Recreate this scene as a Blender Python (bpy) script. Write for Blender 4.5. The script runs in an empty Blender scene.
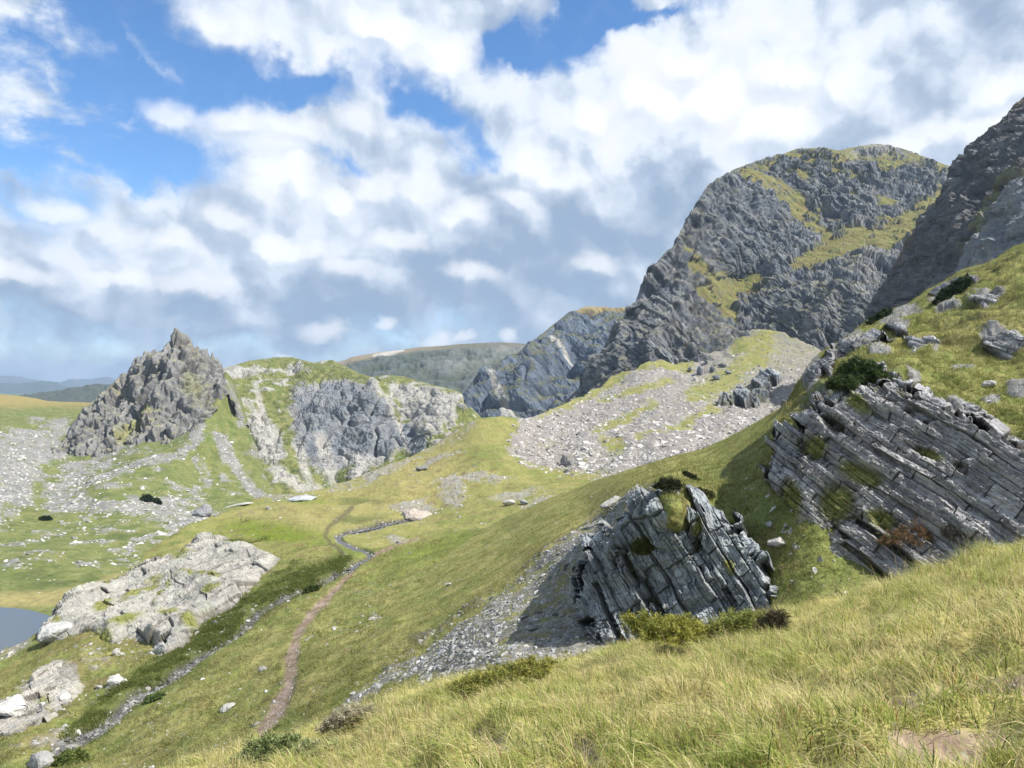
import bpy, bmesh, math, time
import numpy as np
T0 = time.time()
scn = bpy.context.scene
COL = scn.collection
F, CX, CY = 768.0, 512.0, 384.0
rng = np.random.default_rng(7)

# ------------------------------------------------------------------ camera, light, world
cam_d = bpy.data.cameras.new("camera")
cam = bpy.data.objects.new("camera", cam_d)
COL.objects.link(cam)
cam.rotation_euler = (math.radians(90), 0, 0)
cam_d.sensor_width = 36
cam_d.lens = 36 * F / 1024
cam_d.clip_start = 0.05
cam_d.clip_end = 40000
scn.camera = cam

SUN_AZ, SUN_EL = math.radians(108), math.radians(52)      # clockwise from the view direction (+Y)
sd = np.array([math.sin(SUN_AZ) * math.cos(SUN_EL), math.cos(SUN_AZ) * math.cos(SUN_EL), math.sin(SUN_EL)])
ld = bpy.data.lights.new("sun", 'SUN')
ld.energy = 4.0
ld.angle = math.radians(0.6)
ld.color = (1.0, 0.95, 0.87)
sun = bpy.data.objects.new("sun", ld)
COL.objects.link(sun)
from mathutils import Vector, Matrix
sun.rotation_euler = Vector((-sd[0], -sd[1], -sd[2])).to_track_quat('-Z', 'Y').to_euler()
sun.location = (200, 100, 400)

scn.view_settings.view_transform = 'Standard'
scn.view_settings.look = 'None'
scn.view_settings.gamma = 1.0
scn.view_settings.exposure = 0.94
scn.cycles.use_denoising = True
scn.cycles.denoiser = 'OPENIMAGEDENOISE'
scn.cycles.denoising_prefilter = 'ACCURATE'
scn.cycles.use_adaptive_sampling = True
scn.cycles.adaptive_threshold = 0.015
scn.cycles.max_bounces = 5
scn.cycles.diffuse_bounces = 2
scn.cycles.glossy_bounces = 2
scn.cycles.transmission_bounces = 2
scn.cycles.volume_bounces = 0
scn.cycles.transparent_max_bounces = 4
scn.cycles.caustics_reflective = False
scn.cycles.caustics_refractive = False


def build_world():
    w = bpy.data.worlds.new("World")
    scn.world = w
    w.use_nodes = True
    nt = w.node_tree
    N, L = nt.nodes, nt.links
    N.clear()

    def nd(t, **kw):
        n = N.new(t)
        for k, v in kw.items():
            setattr(n, k, v)
        return n

    def math_(op, a, b=None, c=None, clamp=False):
        n = nd('ShaderNodeMath', operation=op, use_clamp=clamp)
        for i, v in enumerate((a, b, c)):
            if v is None:
                continue
            if isinstance(v, (int, float)):
                n.inputs[i].default_value = v
            else:
                L.new(v, n.inputs[i])
        return n.outputs[0]

    def vm(op, a, b=None):
        n = nd('ShaderNodeVectorMath', operation=op)
        for i, v in enumerate((a, b)):
            if v is None:
                continue
            if isinstance(v, tuple):
                n.inputs[i].default_value = v
            else:
                L.new(v, n.inputs[i])
        return n.outputs['Value'] if op in ('DOT_PRODUCT', 'LENGTH') else n.outputs[0]

    def scale(v, s):
        n = nd('ShaderNodeVectorMath', operation='SCALE')
        L.new(v, n.inputs[0])
        n.inputs['Scale'].default_value = s
        return n.outputs[0]

    def noise(vec, sc, detail, rough=0.5, dist=0.0, lac=2.0):
        n = nd('ShaderNodeTexNoise', noise_dimensions='3D')
        L.new(vec, n.inputs['Vector'])
        n.inputs['Scale'].default_value = sc
        n.inputs['Detail'].default_value = detail
        n.inputs['Roughness'].default_value = rough
        n.inputs['Distortion'].default_value = dist
        n.inputs['Lacunarity'].default_value = lac
        return n.outputs['Fac'], n.outputs['Color']

    def sstep(v, a, b):
        n = nd('ShaderNodeMapRange', interpolation_type='SMOOTHSTEP')
        L.new(v, n.inputs[0])
        n.inputs[1].default_value = a
        n.inputs[2].default_value = b
        n.inputs[3].default_value = 0
        n.inputs[4].default_value = 1
        return n.outputs[0]

    def mix(f, a, b):
        n = nd('ShaderNodeMix', data_type='RGBA')
        if isinstance(f, (int, float)):
            n.inputs[0].default_value = f
        else:
            L.new(f, n.inputs[0])
        for i, v in ((6, a), (7, b)):
            if isinstance(v, tuple):
                n.inputs[i].default_value = (*v, 1)
            else:
                L.new(v, n.inputs[i])
        return n.outputs[2]

    tc = nd('ShaderNodeTexCoord')
    sep = nd('ShaderNodeSeparateXYZ')
    L.new(tc.outputs['Generated'], sep.inputs[0])
    az = math_('ARCTAN2', sep.outputs[0], sep.outputs[1])
    el = math_('ARCSINE', sep.outputs[2])
    comb = nd('ShaderNodeCombineXYZ')
    L.new(math_('MULTIPLY', az, 10), comb.inputs[0])           # units of 0.1 rad
    L.new(math_('MULTIPLY', el, 10), comb.inputs[1])
    p = comb.outputs[0]
    # warp for ragged cloud edges
    _, wc = noise(p, 1.1, 6, 0.58)
    warp = scale(vm('SUBTRACT', wc, (0.5, 0.5, 0.5)), 1.5)
    flat = nd('ShaderNodeMapping')
    L.new(p, flat.inputs[0])
    flat.inputs['Scale'].default_value = (0.55, 1.3, 1.0)
    pw = vm('ADD', p, warp)

    def ae(px, py):
        x, z = (px - CX) / F, (CY - py) / F
        return 10 * math.atan(x), 10 * math.atan(z / math.sqrt(1 + x * x))

    def blobs(vec, items, kind='SPHERICAL', comb_op='ADD'):
        acc = None
        for it in items:
            px, py, rx, ry = it[:4]
            amp = it[4] if len(it) > 4 else 1.0
            rot = it[5] if len(it) > 5 else 0.0
            a, e = ae(px, py)
            m = nd('ShaderNodeMapping', vector_type='TEXTURE')
            L.new(vec, m.inputs[0])
            m.inputs['Location'].default_value = (a, e, 0)
            m.inputs['Rotation'].default_value = (0, 0, math.radians(rot))
            m.inputs['Scale'].default_value = (10 * rx / F, 10 * ry / F, 1e3)
            g = nd('ShaderNodeTexGradient', gradient_type=kind)
            L.new(m.outputs[0], g.inputs[0])
            v = math_('MULTIPLY', g.outputs['Fac'], amp)
            if acc is None:
                acc = v
            elif comb_op == 'ADD':
                acc = math_('ADD', acc, v)
            else:
                acc = math_('MAXIMUM', acc, v)
        return acc

    sky = nd('ShaderNodeTexSky', sky_type='NISHITA', sun_disc=False)
    sky.sun_elevation = SUN_EL
    sky.sun_rotation = SUN_AZ
    sky.altitude = 2300
    sky.air_density = 1.0
    sky.dust_density = 0.4
    sky.ozone_density = 1.6
    hs = nd('ShaderNodeHueSaturation')
    hs.inputs['Saturation'].default_value = 1.2
    hs.inputs['Value'].default_value = 1.0
    L.new(sky.outputs[0], hs.inputs['Color'])
    skyc = mix(1.0, hs.outputs[0], (1, 1, 1))
    n = nd('ShaderNodeMix', data_type='RGBA', blend_type='MULTIPLY')
    n.inputs[0].default_value = 1
    L.new(hs.outputs[0], n.inputs[6])
    n.inputs[7].default_value = (0.125, 0.125, 0.125, 1)
    skyc = n.outputs[2]

    # ---- cloud cover: everything is cloud except the listed gaps
    fb, _ = noise(p, 1.4, 8, 0.6)
    fbs, _ = noise(flat.outputs[0], 2.6, 7, 0.6)
    gaps = blobs(pw, [(50, 30, 170, 120, 1.5), (20, 140, 130, 95, 1.3), (110, 150, 90, 70, 1.0), (235, 75, 95, 40, 1.15, -8),
                      (315, 82, 66, 34, 1.05), (425, 92, 80, 30, 1.15, -25), (560, 34, 80, 44, 1.4, 20), (610, 8, 70, 26, 0.9),
                      (475, 142, 32, 20, 0.8), (345, 150, 34, 14, 0.8), (195, 150, 60, 36, 0.8), (680, 5, 70, 14, 0.8),
                      (500, 62, 50, 34, 0.9), (25, 345, 170, 40, 0.35), (250, 352, 150, 26, 0.4), (420, 334, 130, 26, 0.4), (130, 100, 60, 30, 0.6)])
    wisps = blobs(pw, [(45, 65, 110, 40, 1.5, -28), (70, 150, 100, 46, 1.7, -28), (36, 12, 70, 24, 1.4, -12), (125, 108, 56, 20, 1.1, 4), (10, 110, 60, 40, 0.9, -20),
                       (20, 190, 60, 20, 0.6, -15), (180, 60, 60, 14, 0.5, -20), (270, 70, 40, 12, 0.4, -10), (130, 30, 60, 12, 0.35, -25)])
    cover = math_('SUBTRACT', math_('ADD', math_('MULTIPLY', fb, 0.9), 0.55), gaps)
    cover = math_('ADD', cover, math_('MULTIPLY', wisps, math_('ADD', math_('MULTIPLY', fbs, 1.5), 0.12)))
    cmask = sstep(cover, 0.12, 0.98)

    # ---- light and shade inside the deck (soft, large)
    white = blobs(pw, [(40, 70, 120, 60, 0.6), (70, 150, 110, 60, 0.6), (20, 15, 80, 30, 0.5), (255, 25, 190, 75, 0.75), (420, 45, 170, 90, 0.8, -20), (240, 125, 120, 60, 0.55), (620, 60, 130, 70, 0.55),
                       (735, 90, 150, 90, 0.9), (690, 120, 190, 110, 0.7), (850, 40, 240, 100, 0.35), (480, 215, 50, 40, 0.45),
                       (560, 130, 110, 70, 0.5), (330, 205, 160, 75, 0.6), (60, 235, 130, 40, 0.45), (130, 270, 120, 30, 0.3), (290, 255, 90, 36, 0.35), (965, 125, 100, 60, 0.6), (540, 180, 90, 60, 0.3),
                       (160, 240, 90, 50, 0.35), (10, 275, 60, 16, 0.45), (180, 240, 60, 30, 0.2), (600, 270, 70, 36, 0.35), (1000, 90, 60, 30, 0.4)])
    grey = blobs(pw, [(585, 225, 180, 75, 0.62), (420, 265, 200, 50, 0.28), (90, 240, 200, 50, 0.25), (230, 335, 330, 36, 0.55), (60, 350, 200, 36, 0.45),
                      (560, 290, 150, 50, 0.42), (830, 25, 70, 40, 0.35, 20), (930, 95, 90, 40, 0.4), (780, 160, 110, 30, 0.45), (330, 300, 200, 30, 0.4),
                      (440, 330, 160, 40, 0.5), (660, 190, 110, 50, 0.35)])
    pw2 = vm('ADD', p, scale(warp, 0.42))
    fsh, _ = noise(pw2, 1.0, 5, 0.45)
    # self shadow of the small billows: density here minus density a little towards the sun
    off = nd('ShaderNodeMapping')
    pw2 = vm('ADD', p, scale(warp, 0.42))
    L.new(pw2, off.inputs[0])
    off.inputs['Location'].default_value = (0.14, 0.18, 0)
    b0, _ = noise(pw2, 1.35, 4.5, 0.42)
    b1, _ = noise(off.outputs[0], 1.35, 4.5, 0.42)
    relief = math_('SUBTRACT', b0, b1)
    lum = math_('ADD', 0.455, math_('MULTIPLY', white, 0.46))
    lum = math_('SUBTRACT', lum, math_('MULTIPLY', grey, 0.40))
    lum = math_('ADD', lum, math_('MULTIPLY', math_('SUBTRACT', fsh, 0.5), 0.6))
    lum = math_('ADD', lum, math_('MULTIPLY', relief, 1.5))
    lum = math_('ADD', lum, 0.0, clamp=True)
    ramp = nd('ShaderNodeValToRGB')
    L.new(lum, ramp.inputs[0])
    cr = ramp.color_ramp
    cr.elements[0].position = 0.0
    cr.elements[0].color = (0.19, 0.265, 0.37, 1)
    cr.elements[1].position = 1.0
    cr.elements[1].color = (0.56, 0.575, 0.61, 1)
    for pos, c in ((0.25, (0.21, 0.275, 0.37)), (0.5, (0.315, 0.375, 0.465)), (0.75, (0.50, 0.545, 0.61))):
        e_ = cr.elements.new(pos)
        e_.color = (*c, 1)
    cloudc = ramp.outputs[0]
    col = mix(cmask, skyc, cloudc)

    # ---- distinct bright cumulus heads
    heads = [(265, 188, 52, 38), (300, 175, 30, 28), (375, 190, 56, 42), (340, 200, 45, 30), (470, 212, 36, 24), (455, 222, 20, 20), (300, 252, 62, 26), (265, 245, 30, 20),
             (715, 100, 70, 44), (790, 78, 62, 38), (838, 88, 40, 40), (775, 128, 80, 34), (650, 100, 46, 36), (690, 60, 44, 26), (590, 120, 40, 26), (540, 165, 44, 24), (430, 60, 50, 30), (380, 30, 60, 26), (230, 30, 60, 22), (175, 110, 40, 20), (240, 120, 44, 22), (940, 135, 50, 22), (985, 130, 60, 36),
             (905, 150, 60, 16), (1005, 92, 36, 24), (440, 341, 26, 11), (466, 339, 12, 7), (507, 333, 16, 13), (320, 327, 36, 11), (385, 323, 18, 9), (345, 372, 18, 5), (283, 352, 16, 5),
             (180, 240, 36, 26), (20, 276, 46, 12), (110, 230, 46, 26), (60, 215, 40, 18), (230, 220, 40, 26), (420, 190, 44, 30), (400, 240, 50, 24), (520, 200, 40, 26), (350, 270, 50, 18), (190, 285, 60, 16), (470, 270, 44, 16), (560, 175, 44, 26), (120, 275, 50, 14), (590, 265, 36, 18), (300, 130, 50, 24), (360, 120, 40, 20)]
    hb = blobs(pw2, heads, comb_op='MAXIMUM')
    hoff = nd('ShaderNodeMapping')
    L.new(pw2, hoff.inputs[0])
    hoff.inputs['Location'].default_value = (0.05, 0.10, 0)
    hn, _ = noise(p, 2.8, 7, 0.54)
    hd = math_('ADD', hb, math_('MULTIPLY', math_('SUBTRACT', hn, 0.5), 0.75))
    hb2 = blobs(vm('ADD', pw2, (0.16, 0.20, 0.0)), heads, comb_op='MAXIMUM')
    hmask = math_('MULTIPLY', sstep(hd, -0.02, 0.85), 0.66)
    hl = math_('ADD', math_('MULTIPLY', relief, 1.5), math_('ADD', math_('MULTIPLY', math_('SUBTRACT', hb, hb2), 1.3), math_('ADD', math_('MULTIPLY', hd, 0.35), 0.60)))
    hcol = mix(sstep(hl, 0.30, 1.15), (0.36, 0.42, 0.51), (0.645, 0.655, 0.675))
    col = mix(hmask, col, hcol)
    bg = nd('ShaderNodeBackground')
    L.new(col, bg.inputs[0])
    bg.inputs[1].default_value = 0.91
    out = nd('ShaderNodeOutputWorld')
    L.new(bg.outputs[0], out.inputs[0])
    w.cycles.sampling_method = 'MANUAL'
    w.cycles.sample_map_resolution = 512


build_world()

# ------------------------------------------------------------------ numpy noise
_pr = np.random.default_rng(99)
PERM = _pr.permutation(256).astype(np.int32)
PERM = np.concatenate([PERM, PERM, PERM])
GRAD = _pr.normal(size=(256, 3)).astype(np.float32)
GRAD /= np.linalg.norm(GRAD, axis=1, keepdims=True)


def perlin(p):
    p = np.asarray(p, np.float32)
    sh = p.shape[:-1]
    p = p.reshape(-1, 3)
    i = np.floor(p).astype(np.int32)
    f = p - i
    i &= 255
    u = f * f * f * (f * (f * 6 - 15) + 10)
    out = np.zeros(len(p), np.float32)
    for dx in (0, 1):
        wx = u[:, 0] if dx else 1 - u[:, 0]
        a = PERM[i[:, 0] + dx]
        for dy in (0, 1):
            wy = u[:, 1] if dy else 1 - u[:, 1]
            b = PERM[a + i[:, 1] + dy]
            for dz in (0, 1):
                wz = u[:, 2] if dz else 1 - u[:, 2]
                g = GRAD[PERM[b + i[:, 2] + dz]]
                d = g[:, 0] * (f[:, 0] - dx) + g[:, 1] * (f[:, 1] - dy) + g[:, 2] * (f[:, 2] - dz)
                out += wx * wy * wz * d
    return (out * 1.6).reshape(sh)


def fbm(p, sc, octv=4, seed=0.0, gain=0.5, ridged=False):
    """about -1..1 (ridged: 0..1); sc: metres per feature, a number or one per axis"""
    q = np.asarray(p, np.float32) / np.asarray(sc, np.float32) + np.float32(seed * 17.31)
    tot, amp, norm = 0, 1.0, 0
    for o in range(octv):
        n = perlin(q)
        if ridged:
            n = 1 - np.abs(n) * 1.6
        tot = tot + n * amp
        norm += amp
        amp *= gain
        q = q * 2.03 + 11.7
    return tot / norm


def hash2(i, j, seed=0):
    v = np.sin(i * 127.1 + j * 311.7 + seed * 74.7) * 43758.5453
    return v - np.floor(v)


def strata(p, nb, td, thick, length, seed=0, warp=0.5):
    """piecewise constant 0..1 per bed and joint block, with crack lines"""
    w = perlin(p / (thick * 9) + seed) * thick * warp * 2
    s = p @ np.array(nb, np.float32) + w
    t = p @ np.array(td, np.float32)
    si = s / thick
    i = np.floor(si)
    t = t / (length * (0.5 + hash2(i, 3, seed))) + hash2(i, 1, seed) * 7
    j = np.floor(t)
    v = 0.55 * hash2(i, j, seed) + 0.45 * hash2(i, 0, seed + 5)
    fs = si - i
    ft = t - j
    crack = np.minimum(np.minimum(fs, 1 - fs) * 1.0, np.minimum(ft, 1 - ft) * length / thick)
    return v, crack


def sm(x, a, b):
    t = np.clip((x - a) / (b - a), 0, 1)
    return t * t * (3 - 2 * t)


def lerp(a, b, t):
    a, b, t = np.asarray(a), np.asarray(b), np.asarray(t)
    if a.ndim == 1 or b.ndim == 1 or a.ndim > t.ndim:
        t = t[..., None]
    return a + (b - a) * t


def gully(p, sc, seed=0.0, power=5, warp=0.35):
    """0..1, narrow lines"""
    q = np.asarray(p, np.float32) / np.asarray(sc, np.float32)
    w = np.stack([perlin(q * 1.3 + seed + 5.1 * k) for k in range(3)], -1) * warp
    n = 1 - np.abs(perlin(q + w + seed * 3.7)) * 1.5
    return np.clip(n, 0, 1) ** power


def dipfbm(p, ang, sc, stretch, octv=4, seed=0.0):
    a = math.radians(ang)
    q = np.stack([(p[..., 0] * math.cos(a) - p[..., 2] * math.sin(a)) / (sc * stretch), p[..., 1] / (sc * stretch * 0.6), (p[..., 0] * math.sin(a) + p[..., 2] * math.cos(a)) / sc], -1)
    return fbm(q, 1.0, octv, seed)


# ---- brushes on a layer's own design coordinates
def b_ell(px, py, cx, cy, rx, ry, rot=0.0, soft=0.5):
    a = math.radians(rot)
    dx, dy = px - cx, py - cy
    u = (dx * math.cos(a) + dy * math.sin(a)) / rx
    v = (-dx * math.sin(a) + dy * math.cos(a)) / ry
    return 1 - sm(np.sqrt(u * u + v * v), 1 - soft, 1 + soft)


def seg_dist(px, py, pts):
    best = np.full(px.shape, 1e9, np.float32)
    tt = np.zeros(px.shape, np.float32)
    for k in range(len(pts) - 1):
        ax, ay = pts[k][:2]
        bx, by = pts[k + 1][:2]
        vx, vy = bx - ax, by - ay
        t = np.clip(((px - ax) * vx + (py - ay) * vy) / (vx * vx + vy * vy + 1e-9), 0, 1)
        d = np.hypot(px - ax - t * vx, py - ay - t * vy)
        m = d < best
        best = np.where(m, d, best)
        tt = np.where(m, (k + t) / (len(pts) - 1), tt)
    return best, tt


def b_line(px, py, pts, w, soft=0.6):
    d, _ = seg_dist(px, py, pts)
    return 1 - sm(d / w, 1 - soft, 1 + soft)


def b_poly(px, py, poly, soft=4.0):
    inside = np.zeros(px.shape, bool)
    n = len(poly)
    for k in range(n):
        ax, ay = poly[k]
        bx, by = poly[(k + 1) % n]
        c = ((ay > py) != (by > py)) & (px < (bx - ax) * (py - ay) / ((by - ay) if by != ay else 1e-9) + ax)
        inside ^= c
    d, _ = seg_dist(px, py, list(poly) + [poly[0]])
    s = np.where(inside, d, -d)
    return sm(s, -soft, soft)


# ------------------------------------------------------------------ materials
def principled(name, rough=0.9, spec=0.2):
    m = bpy.data.materials.new(name)
    m.use_nodes = True
    b = m.node_tree.nodes['Principled BSDF']
    b.inputs['Roughness'].default_value = rough
    b.inputs['Specular IOR Level'].default_value = spec
    return m, m.node_tree, b


def mat_vertex(name, fine=1.0, amt=0.35, bump=0.3, bscale=1.0, rough=0.92, spec=0.15, dip=None, stretch=9.0, bamt=0.3, bbump=0.5):
    """colour from the mesh attribute, broken up by two noises, with bump"""
    m, nt, b = principled(name, rough, spec)
    N, L = nt.nodes, nt.links
    at = N.new('ShaderNodeAttribute')
    at.attribute_name = 'Col'
    tc = N.new('ShaderNodeTexCoord')
    n1 = N.new('ShaderNodeTexNoise')
    n1.inputs['Scale'].default_value = fine
    n1.inputs['Detail'].default_value = 6
    n1.inputs['Roughness'].default_value = 0.65
    L.new(tc.outputs['Object'], n1.inputs['Vector'])
    mr = N.new('ShaderNodeMapRange')
    mr.inputs[1].default_value = 0.25
    mr.inputs[2].default_value = 0.75
    mr.inputs[3].default_value = 1 - amt
    mr.inputs[4].default_value = 1 + amt
    L.new(n1.outputs['Fac'], mr.inputs[0])
    mx = N.new('ShaderNodeVectorMath')
    mx.operation = 'SCALE'
    L.new(at.outputs['Color'], mx.inputs[0])
    L.new(mr.outputs[0], mx.inputs['Scale'])
    L.new(mx.outputs[0], b.inputs['Base Color'])
    n2 = N.new('ShaderNodeTexNoise')
    n2.inputs['Scale'].default_value = bscale
    n2.inputs['Detail'].default_value = 7
    n2.inputs['Roughness'].default_value = 0.65
    L.new(tc.outputs['Object'], n2.inputs['Vector'])
    bp = N.new('ShaderNodeBump')
    bp.inputs['Strength'].default_value = 0.8
    bp.inputs['Distance'].default_value = bump
    L.new(n2.outputs['Fac'], bp.inputs['Height'])
    L.new(bp.outputs[0], b.inputs['Normal'])
    if dip is not None:
        # thin beds: noise drawn out along the dip, seen in colour and in relief
        mp = N.new('ShaderNodeMapping')
        mp.vector_type = 'TEXTURE'
        mp.inputs['Rotation'].default_value = (0, math.radians(dip), 0)
        mp.inputs['Scale'].default_value = (stretch, stretch * 0.6, 1.0)
        L.new(tc.outputs['Object'], mp.inputs[0])
        n3 = N.new('ShaderNodeTexNoise')
        n3.inputs['Scale'].default_value = fine
        n3.inputs['Detail'].default_value = 6
        n3.inputs['Roughness'].default_value = 0.6
        L.new(mp.outputs[0], n3.inputs['Vector'])
        mr3 = N.new('ShaderNodeMapRange')
        mr3.inputs[1].default_value = 0.3
        mr3.inputs[2].default_value = 0.7
        mr3.inputs[3].default_value = 1 - bamt
        mr3.inputs[4].default_value = 1 + bamt
        L.new(n3.outputs['Fac'], mr3.inputs[0])
        mx3 = N.new('ShaderNodeVectorMath')
        mx3.operation = 'SCALE'
        L.new(mx.outputs[0], mx3.inputs[0])
        L.new(mr3.outputs[0], mx3.inputs['Scale'])
        L.new(mx3.outputs[0], b.inputs['Base Color'])
        bp3 = N.new('ShaderNodeBump')
        bp3.inputs['Strength'].default_value = 0.8
        bp3.inputs['Distance'].default_value = bbump
        L.new(n3.outputs['Fac'], bp3.inputs['Height'])
        L.new(bp.outputs[0], bp3.inputs['Normal'])
        L.new(bp3.outputs[0], b.inputs['Normal'])
    return m


def mat_boulder():
    m, nt, b = principled("boulder_stone", 0.9, 0.2)
    N, L = nt.nodes, nt.links
    oi = N.new('ShaderNodeObjectInfo')
    rp = N.new('ShaderNodeValToRGB')
    rp.color_ramp.elements[0].color = (0.15, 0.146, 0.142, 1)
    rp.color_ramp.elements[1].color = (0.38, 0.365, 0.34, 1)
    e = rp.color_ramp.elements.new(0.5)
    e.color = (0.27, 0.258, 0.245, 1)
    L.new(oi.outputs['Random'], rp.inputs[0])
    tc = N.new('ShaderNodeTexCoord')
    n1 = N.new('ShaderNodeTexNoise')
    n1.inputs['Scale'].default_value = 2.2
    n1.inputs['Detail'].default_value = 7
    L.new(tc.outputs['Object'], n1.inputs['Vector'])
    mr = N.new('ShaderNodeMapRange')
    mr.inputs[1].default_value = 0.3
    mr.inputs[2].default_value = 0.7
    mr.inputs[3].default_value = 0.7
    mr.inputs[4].default_value = 1.25
    L.new(n1.outputs['Fac'], mr.inputs[0])
    mx = N.new('ShaderNodeVectorMath')
    mx.operation = 'SCALE'
    L.new(rp.outputs[0], mx.inputs[0])
    L.new(mr.outputs[0], mx.inputs['Scale'])
    L.new(mx.outputs[0], b.inputs['Base Color'])
    bp = N.new('ShaderNodeBump')
    bp.inputs['Strength'].default_value = 0.6
    bp.inputs['Distance'].default_value = 0.15
    L.new(n1.outputs['Fac'], bp.inputs['Height'])
    L.new(bp.outputs[0], b.inputs['Normal'])
    return m


def mat_leaf(name, trans=0.3):
    m, nt, b = principled(name, 0.6, 0.25)
    N, L = nt.nodes, nt.links
    at = N.new('ShaderNodeAttribute')
    at.attribute_name = 'Col'
    L.new(at.outputs['Color'], b.inputs['Base Color'])
    tr = N.new('ShaderNodeBsdfTranslucent')
    L.new(at.outputs['Color'], tr.inputs[0])
    mx = N.new('ShaderNodeMixShader')
    mx.inputs[0].default_value = trans
    L.new(b.outputs[0], mx.inputs[1])
    L.new(tr.outputs[0], mx.inputs[2])
    L.new(mx.outputs[0], N['Material Output'].inputs[0])
    return m


# ------------------------------------------------------------------ mesh helpers
def make_mesh(name, v, faces, mat, col=None, smooth=True):
    """faces: (n,3) or (n,4) array, or a list of such arrays"""
    me = bpy.data.meshes.new(name)
    v = np.ascontiguousarray(v, np.float32).reshape(-1, 3)
    if not isinstance(faces, (list, tuple)):
        faces = [faces]
    me.vertices.add(len(v))
    me.vertices.foreach_set('co', v.ravel())
    li = np.concatenate([np.asarray(f, np.int32).ravel() for f in faces])
    sizes = np.concatenate([np.full(len(f), np.asarray(f).shape[1], np.int32) for f in faces])
    st = np.concatenate([[0], np.cumsum(sizes)[:-1]]).astype(np.int32)
    me.loops.add(len(li))
    me.loops.foreach_set('vertex_index', li)
    me.polygons.add(len(sizes))
    me.polygons.foreach_set('loop_start', st)
    me.polygons.foreach_set('use_smooth', np.full(len(sizes), smooth, bool))
    if col is not None:
        ca = me.color_attributes.new('Col', 'FLOAT_COLOR', 'POINT')
        c4 = np.ones((len(v), 4), np.float32)
        c4[:, :3] = np.clip(np.asarray(col, np.float32).reshape(-1, 3), 0.004, 0.95)
        ca.data.foreach_set('color', c4.ravel())
    me.update(calc_edges=True)
    me.materials.append(mat)
    return me


def link(name, me, parent=None, loc=None):
    o = bpy.data.objects.new(name, me)
    COL.objects.link(o)
    if parent:
        o.parent = parent
    if loc is not None:
        o.location = [float(c) for c in loc]
    return o


def tag(o, label=None, cat=None, group=None, kind=None):
    if label:
        o['label'] = label
    if cat:
        o['category'] = cat
    if group:
        o['group'] = group
    if kind:
        o['kind'] = kind
    return o


def grid_faces(nv, nx):
    i = np.arange((nv - 1) * nx).reshape(nv - 1, nx)[:, :-1]
    return np.stack([i, i + nx, i + nx + 1, i + 1], -1).reshape(-1, 4)


def unproj(px, py, d):
    return np.stack([(px - CX) / F * d, d + 0 * px, (CY - py) / F * d], -1).astype(np.float32)


def rbf(ctrl, X, Y):
    c = np.array(ctrl, float)
    P = c[:, :2] / 100
    val = np.log(c[:, 2])
    n = len(P)

    def phi(r2):
        return 0.5 * r2 * np.log(r2 + 1e-9)
    r2 = ((P[:, None] - P[None]) ** 2).sum(-1)
    A = np.zeros((n + 3, n + 3))
    A[:n, :n] = phi(r2) + np.eye(n) * 1e-3
    A[:n, n] = 1
    A[:n, n + 1:] = P
    A[n, :n] = 1
    A[n + 1:, :n] = P.T
    sol = np.linalg.solve(A, np.concatenate([val, [0, 0, 0]]))
    out = np.full(X.shape, sol[n]) + sol[n + 1] * X / 100 + sol[n + 2] * Y / 100
    for k in range(n):
        out += sol[k] * phi((X / 100 - P[k, 0]) ** 2 + (Y / 100 - P[k, 1]) ** 2)
    return np.exp(out)


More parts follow.
